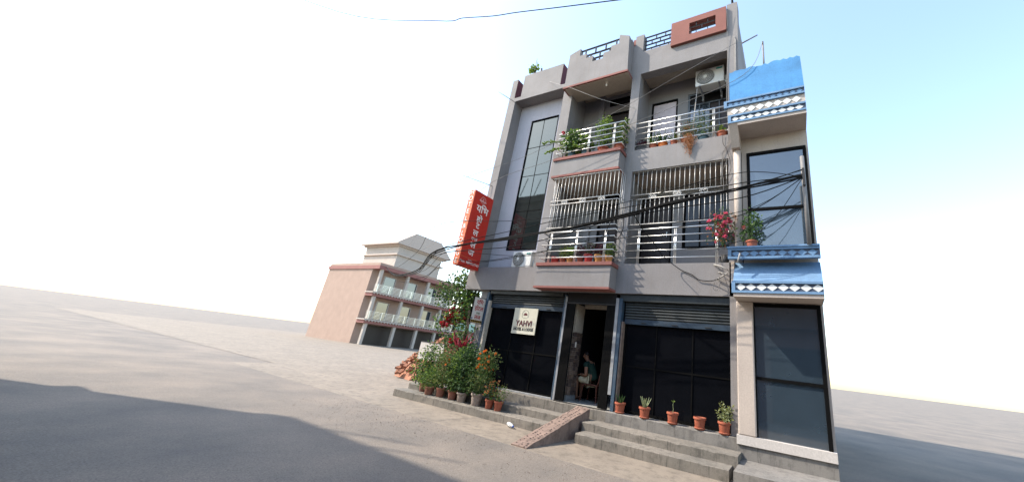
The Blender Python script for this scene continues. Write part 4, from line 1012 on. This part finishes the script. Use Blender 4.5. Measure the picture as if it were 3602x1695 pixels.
P2('tower', 'cream_house', (-44.5, -38.2, 16.5, 22.35, 8.3, 10.6)); P2('tower_cornice', 'roof_pale', (-44.7, -38.0, 16.3, 22.75, 9.6, 9.75), (-44.7, -38.0, 16.3, 22.9, 10.6, 10.78))
mb = MB(); mb.prism([(15.9-21, 10.78), (23.3-21, 10.78), (23.3-21, 10.95), (21.4-21, 12.5), (17.8-21, 12.5), (15.9-21, 10.95)], 'x', -2.9, 4.25); mb.build('tower_roof', 'roof_pale', ph)
for k in range(5): rod('roof_rail', 'steel', ph, [(3.9, 1.4, 8.45+.2*k), (3.9, 5.4, 8.45+.2*k)], .02, 4)
for y in (1.5, 2.8, 4.1, 5.35): rod('roof_post', 'steel', ph, [(3.9, y, 8.3), (3.9, y, 9.3)], .03, 4)

th = empty('distant_annex', (-44, 31, 0), 'pale low building with a teal glass balcony behind the bougainvillea', 'building')
def P3(name, mat, *bx, parent=None): return B(name, mat, parent or th, *[(a+44, b_+44, c-31, d-31, e_, f_) for a, b_, c, d, e_, f_ in bx])
P3('wall', 'cream_house', (-50, -39.5, 26.8, 36, -.1, 4.4)); P3('roof_slab', 'white_wall', (-50.3, -38.6, 26.7, 36.3, 4.4, 4.6))
P3('balcony_slab', 'pink_band', (-39.5, -38.0, 26.7, 36, 2.45, 2.72)); P3('lower_wall', 'pink_house', (-39.6, -38.3, 26.8, 36, 0, 2.45))
for k in range(5): P3('glass_panel', 'teal_glass', (-38.06, -38.02, 26.8+k*1.8, 28.52+k*1.8, 2.78, 3.78)); P3('panel_post', 'white_wall', (-38.1, -38.0, 28.53+k*1.8, 28.6+k*1.8, 2.72, 3.85))
P3('rail', 'white_wall', (-38.1, -38.0, 26.7, 36, 3.85, 3.95))
for y in (28.0, 31.0, 34.0): f = P3('window', 'frame_grey', (-39.5, -39.42, y-.7, y+.7, 2.8, 4.2)); P3('pane', 'window_glass', (-39.42, -39.39, y-.6, y+.6, 2.85, 4.1), parent=f)

# brick heap in the yard
bh_ = empty('brick_heap', (-12.2, 3.3, 0), 'heap of loose orange bricks in the yard behind the flower pots', 'bricks')
mb = MB(); rg = random.Random(101)
mb.lathe([(1.55, 0), (1.3, .45), (.85, .95), (.36, 1.25), (.1, 1.38)], 14, (0, 0, 0), .08, rg); mb.build('heap_core', 'brick', bh_)
bmesh_ = MB().box(-.115, .115, -.055, .055, -.035, .035).mesh('brick', 'brick')
for k in range(295):
    a = rg.uniform(-2.4, .9); t = rg.random()**.75; r_ = 1.62*(1-t)+.08*t; z = 1.5*(1-(r_/1.75)**1.35)
    inst(bmesh_, 'brick', bh_, (r_*math.cos(a), r_*math.sin(a), z+.02), (rg.uniform(-.5, .5), rg.uniform(-.5, .5), rg.uniform(0, 3.1)))
bw = empty('panel_board', (-10.6, 1.4, 0), 'pale board on posts standing in front of the brick heap', 'board')
B('board', 'white_wall', bw, (-.75, .42, 0, .04, .75, 1.30)); B('top_rail', 'dark_iron', bw, (-.77, .44, -.005, .045, 1.30, 1.325))
for x in (-.6, .3): B('leg', 'dark_iron', bw, (x, x+.04, .04, .07, 0, 1.28))

# ================================================================== house across the street (seen in the glass)
op = empty('opposite_house', (-9, -12, 0), 'dark maroon-brown house across the street mirrored in the glass strip', 'building')
def P4(name, mat, *bx): return B(name, mat, op, *[(a+9, b_+9, c+12, d+12, e_, f_) for a, b_, c, d, e_, f_ in bx])
P4('wall', 'opposite_wall', (-16.8, -12.6, -16, -9.0, -.02, 10.6), (-12.6, 6, -16, -9.001, -.02, 5.6)); P4('parapet', 'opposite_wall', (-16.8, -12.6, -9.1, -8.9, 10.6, 11.1))
for z in (3.4, 6.9):
    P4('ledge', 'opposite_wall', (-16.8, 6 if z < 4 else -12.6, -9.0, -8.75, z, z+.18))
    for k in range(6 if z < 4 else 1): x = -14.5+k*3.4; P4('window', 'interior_dark', (x-.8, x+.8, -9.0, -8.97, z+.9, z+2.3))
for k in range(6): x = -14.8+k*3.8; P4('shutter_door', 'shutter', (x-1.3, x+1.3, -9.0, -8.96, .05, 2.7))
for x, z in ((-15.9, 11.2), (-14.8, 11.0)): rod('antenna_rod', 'dark_iron', op, [(x+9, 3.05, z), (x+9.4, 3.05, z+1.3)], .03, 5)

# ================================================================== bottle on the apron
bo = empty('plastic_bottle', (-5.06, -1.0, .045), 'clear crushed plastic bottle lying on the pavement by the bottom step', 'bottle', rz=R(-28))
mb = MB(); mb.lathe([(.02, -.12), (.036, -.115), (.036, -.05), (.031, -.03), (.036, 0), (.036, .06), (.028, .09), (.014, .115), (.014, .13)], 12); o = mb.build('body', 'bottle_plastic', bo, True); o.rotation_euler = (0, R(90), 0)
mb = MB(); mb.lathe([(.0365, -.045), (.0365, .02)], 12); o = mb.build('label_band', 'bottle_label', bo, True); o.rotation_euler = (0, R(90), 0)
mb = MB(); mb.lathe([(.017, .125), (.017, .145)], 10); o = mb.build('cap', 'bottle_cap', bo); o.rotation_euler = (0, R(90), 0)

# ================================================================== seated person and chair in the doorway
FZ = .502
ch = empty('plastic_chair', (-4.30, .92, FZ), 'brown plastic chair just inside the dark doorway', 'chair')
B('seat', 'chair_brown', ch, (-.22, .20, -.20, .20, .36, .39), bevel=.012)
mb = MB()
for k in range(5): y = -.16+.08*k; mb.prism([(.19, .39), (.215, .39), (.285, .78), (.26, .78)], 'y', y-.022, y+.022)
mb.prism([(.255, .74), (.29, .74), (.30, .82), (.265, .82)], 'y', -.21, .21); mb.build('backrest', 'chair_brown', ch)
for x, y in ((-.19, -.17), (-.19, .17), (.17, -.17), (.17, .17)):
    MB().tube([(x, y, .37), (x*1.18, y*1.12, 0)], [.024, .018], 6).build('leg', 'chair_brown', ch)
def skin_mesh(name, V, E_, mat, sub=2):
    me = bpy.data.meshes.new(name); me.from_pydata([v[:3] for v in V], E_, []); o = bpy.data.objects.new(name, me); COL.objects.link(o)
    md = o.modifiers.new('s', 'SKIN'); md.use_smooth_shade = True
    for v, d in zip(V, me.skin_vertices[0].data): d.radius = (v[3], v[4] if len(v) > 4 else v[3]); d.use_root = False
    me.skin_vertices[0].data[0].use_root = True
    s2_ = o.modifiers.new('d', 'SUBSURF'); s2_.levels = sub; s2_.render_levels = sub
    dg = bpy.context.evaluated_depsgraph_get(); m2 = bpy.data.meshes.new_from_object(o.evaluated_get(dg)); m2.name = name
    bpy.data.objects.remove(o); m2.materials.clear(); m2.materials.append(MATS[mat]); return m2
pe = empty('person', (-4.36, .92, FZ), 'person in dark green shirt and cream shorts sitting bent over in the doorway', 'person')
# pelvis, spine bent forward (towards -x), head down, both arms reaching to the lap, legs hanging to the floor
V = [(.02, 0, .46, .105, .13), (-.02, 0, .60, .10, .125), (-.08, 0, .74, .105, .14), (-.12, 0, .83, .07, .10), (-.155, 0, .89, .042), (-.20, -.005, .95, .072, .066), (-.225, -.005, 1.02, .078, .07), (-.22, -.005, 1.075, .045)]
E_ = [(0, 1), (1, 2), (2, 3), (3, 4), (4, 5), (5, 6), (6, 7)]
def chain(start, pts):
    p = start
    for q in pts: V.append(q); E_.append((p, len(V)-1)); p = len(V)-1
    return p
for s_ in (-1, 1):
    chain(0, [(-.02, .09*s_, .45, .082), (-.20, .105*s_, .46, .070), (-.345, .11*s_, .455, .058), (-.34, .11*s_, .30, .050), (-.32, .11*s_, .14, .036), (-.31, .11*s_, .055, .036), (-.38, .115*s_, .032, .030), (-.46, .12*s_, .022, .020)])
    w_ = chain(3, [(-.11, .15*s_, .81, .058), (-.07, .20*s_, .66, .045), (-.05, .215*s_, .57, .040), (-.16, .15*s_, .56, .033), (-.25, .085*s_, .565, .024), (-.295, .06*s_, .57, .028, .016)])
    for k, (dy, ln) in enumerate(((-.026, .052), (-.009, .062), (.008, .058), (.024, .045))):
        chain(w_, [(-.295-.022, .06*s_+dy, .568, .0095), (-.295-.022-ln*.6, .06*s_+dy*1.15, .556, .0085), (-.295-.018-ln*.9, .06*s_+dy*1.15, .535, .0075)])
    chain(w_, [(-.29, .06*s_-.034*s_, .58, .010), (-.315, .06*s_-.045*s_, .572, .008)])
body = inst(skin_mesh('body', V, E_, 'skin'), 'body', pe)
Vs = [(.045, 0, .44, .125, .150), (.025, 0, .50, .125, .152), (-.015, 0, .60, .118, .146), (-.078, 0, .74, .118, .156), (-.12, 0, .835, .082, .115), (-.145, 0, .87, .055)]
Es = [(0, 1), (1, 2), (2, 3), (3, 4), (4, 5)]
for s_ in (-1, 1): Vs += [(-.11, .155*s_, .81, .072), (-.085, .19*s_, .71, .060)]; n_ = len(Vs); Es += [(4, n_-2), (n_-2, n_-1)]
inst(skin_mesh('shirt', Vs, Es, 'shirt_green'), 'shirt', pe)
Vh = [(.03, 0, .455, .125, .155)]; Eh = []
for s_ in (-1, 1): Vh += [(-.06, .095*s_, .455, .100), (-.19, .106*s_, .462, .088), (-.31, .11*s_, .462, .078)]; n_ = len(Vh); Eh += [(0, n_-3), (n_-3, n_-2), (n_-2, n_-1)]
inst(skin_mesh('shorts', Vh, Eh, 'shorts_cream'), 'shorts', pe)
Vk = [(-.175, -.005, 1.0, .07, .072), (-.19, -.005, 1.055, .078, .074), (-.225, -.005, 1.10, .05)]
inst(skin_mesh('hair', Vk, [(0, 1), (1, 2)], 'hair'), 'hair', pe)
for s_ in (-1, 1):
    MB().lathe([(.004, -.004), (.009, 0), (.004, .004)], 6, (-.285, .025*s_-.005, 1.0)).build('eye', 'letter_black', pe)
    MB().lathe([(.008, -.02), (.016, 0), (.008, .02)], 6, (-.20, .075*s_-.005, .985)).build('ear', 'skin', pe, True)
MB().lathe([(.010, -.012), (.011, 0), (.004, .02)], 6, (-.292, -.005, .975)).build('nose', 'skin', pe, True)
B('mouth', 'letter_maroon', pe, (-.273, -.262, -.022, .012, .938, .944))
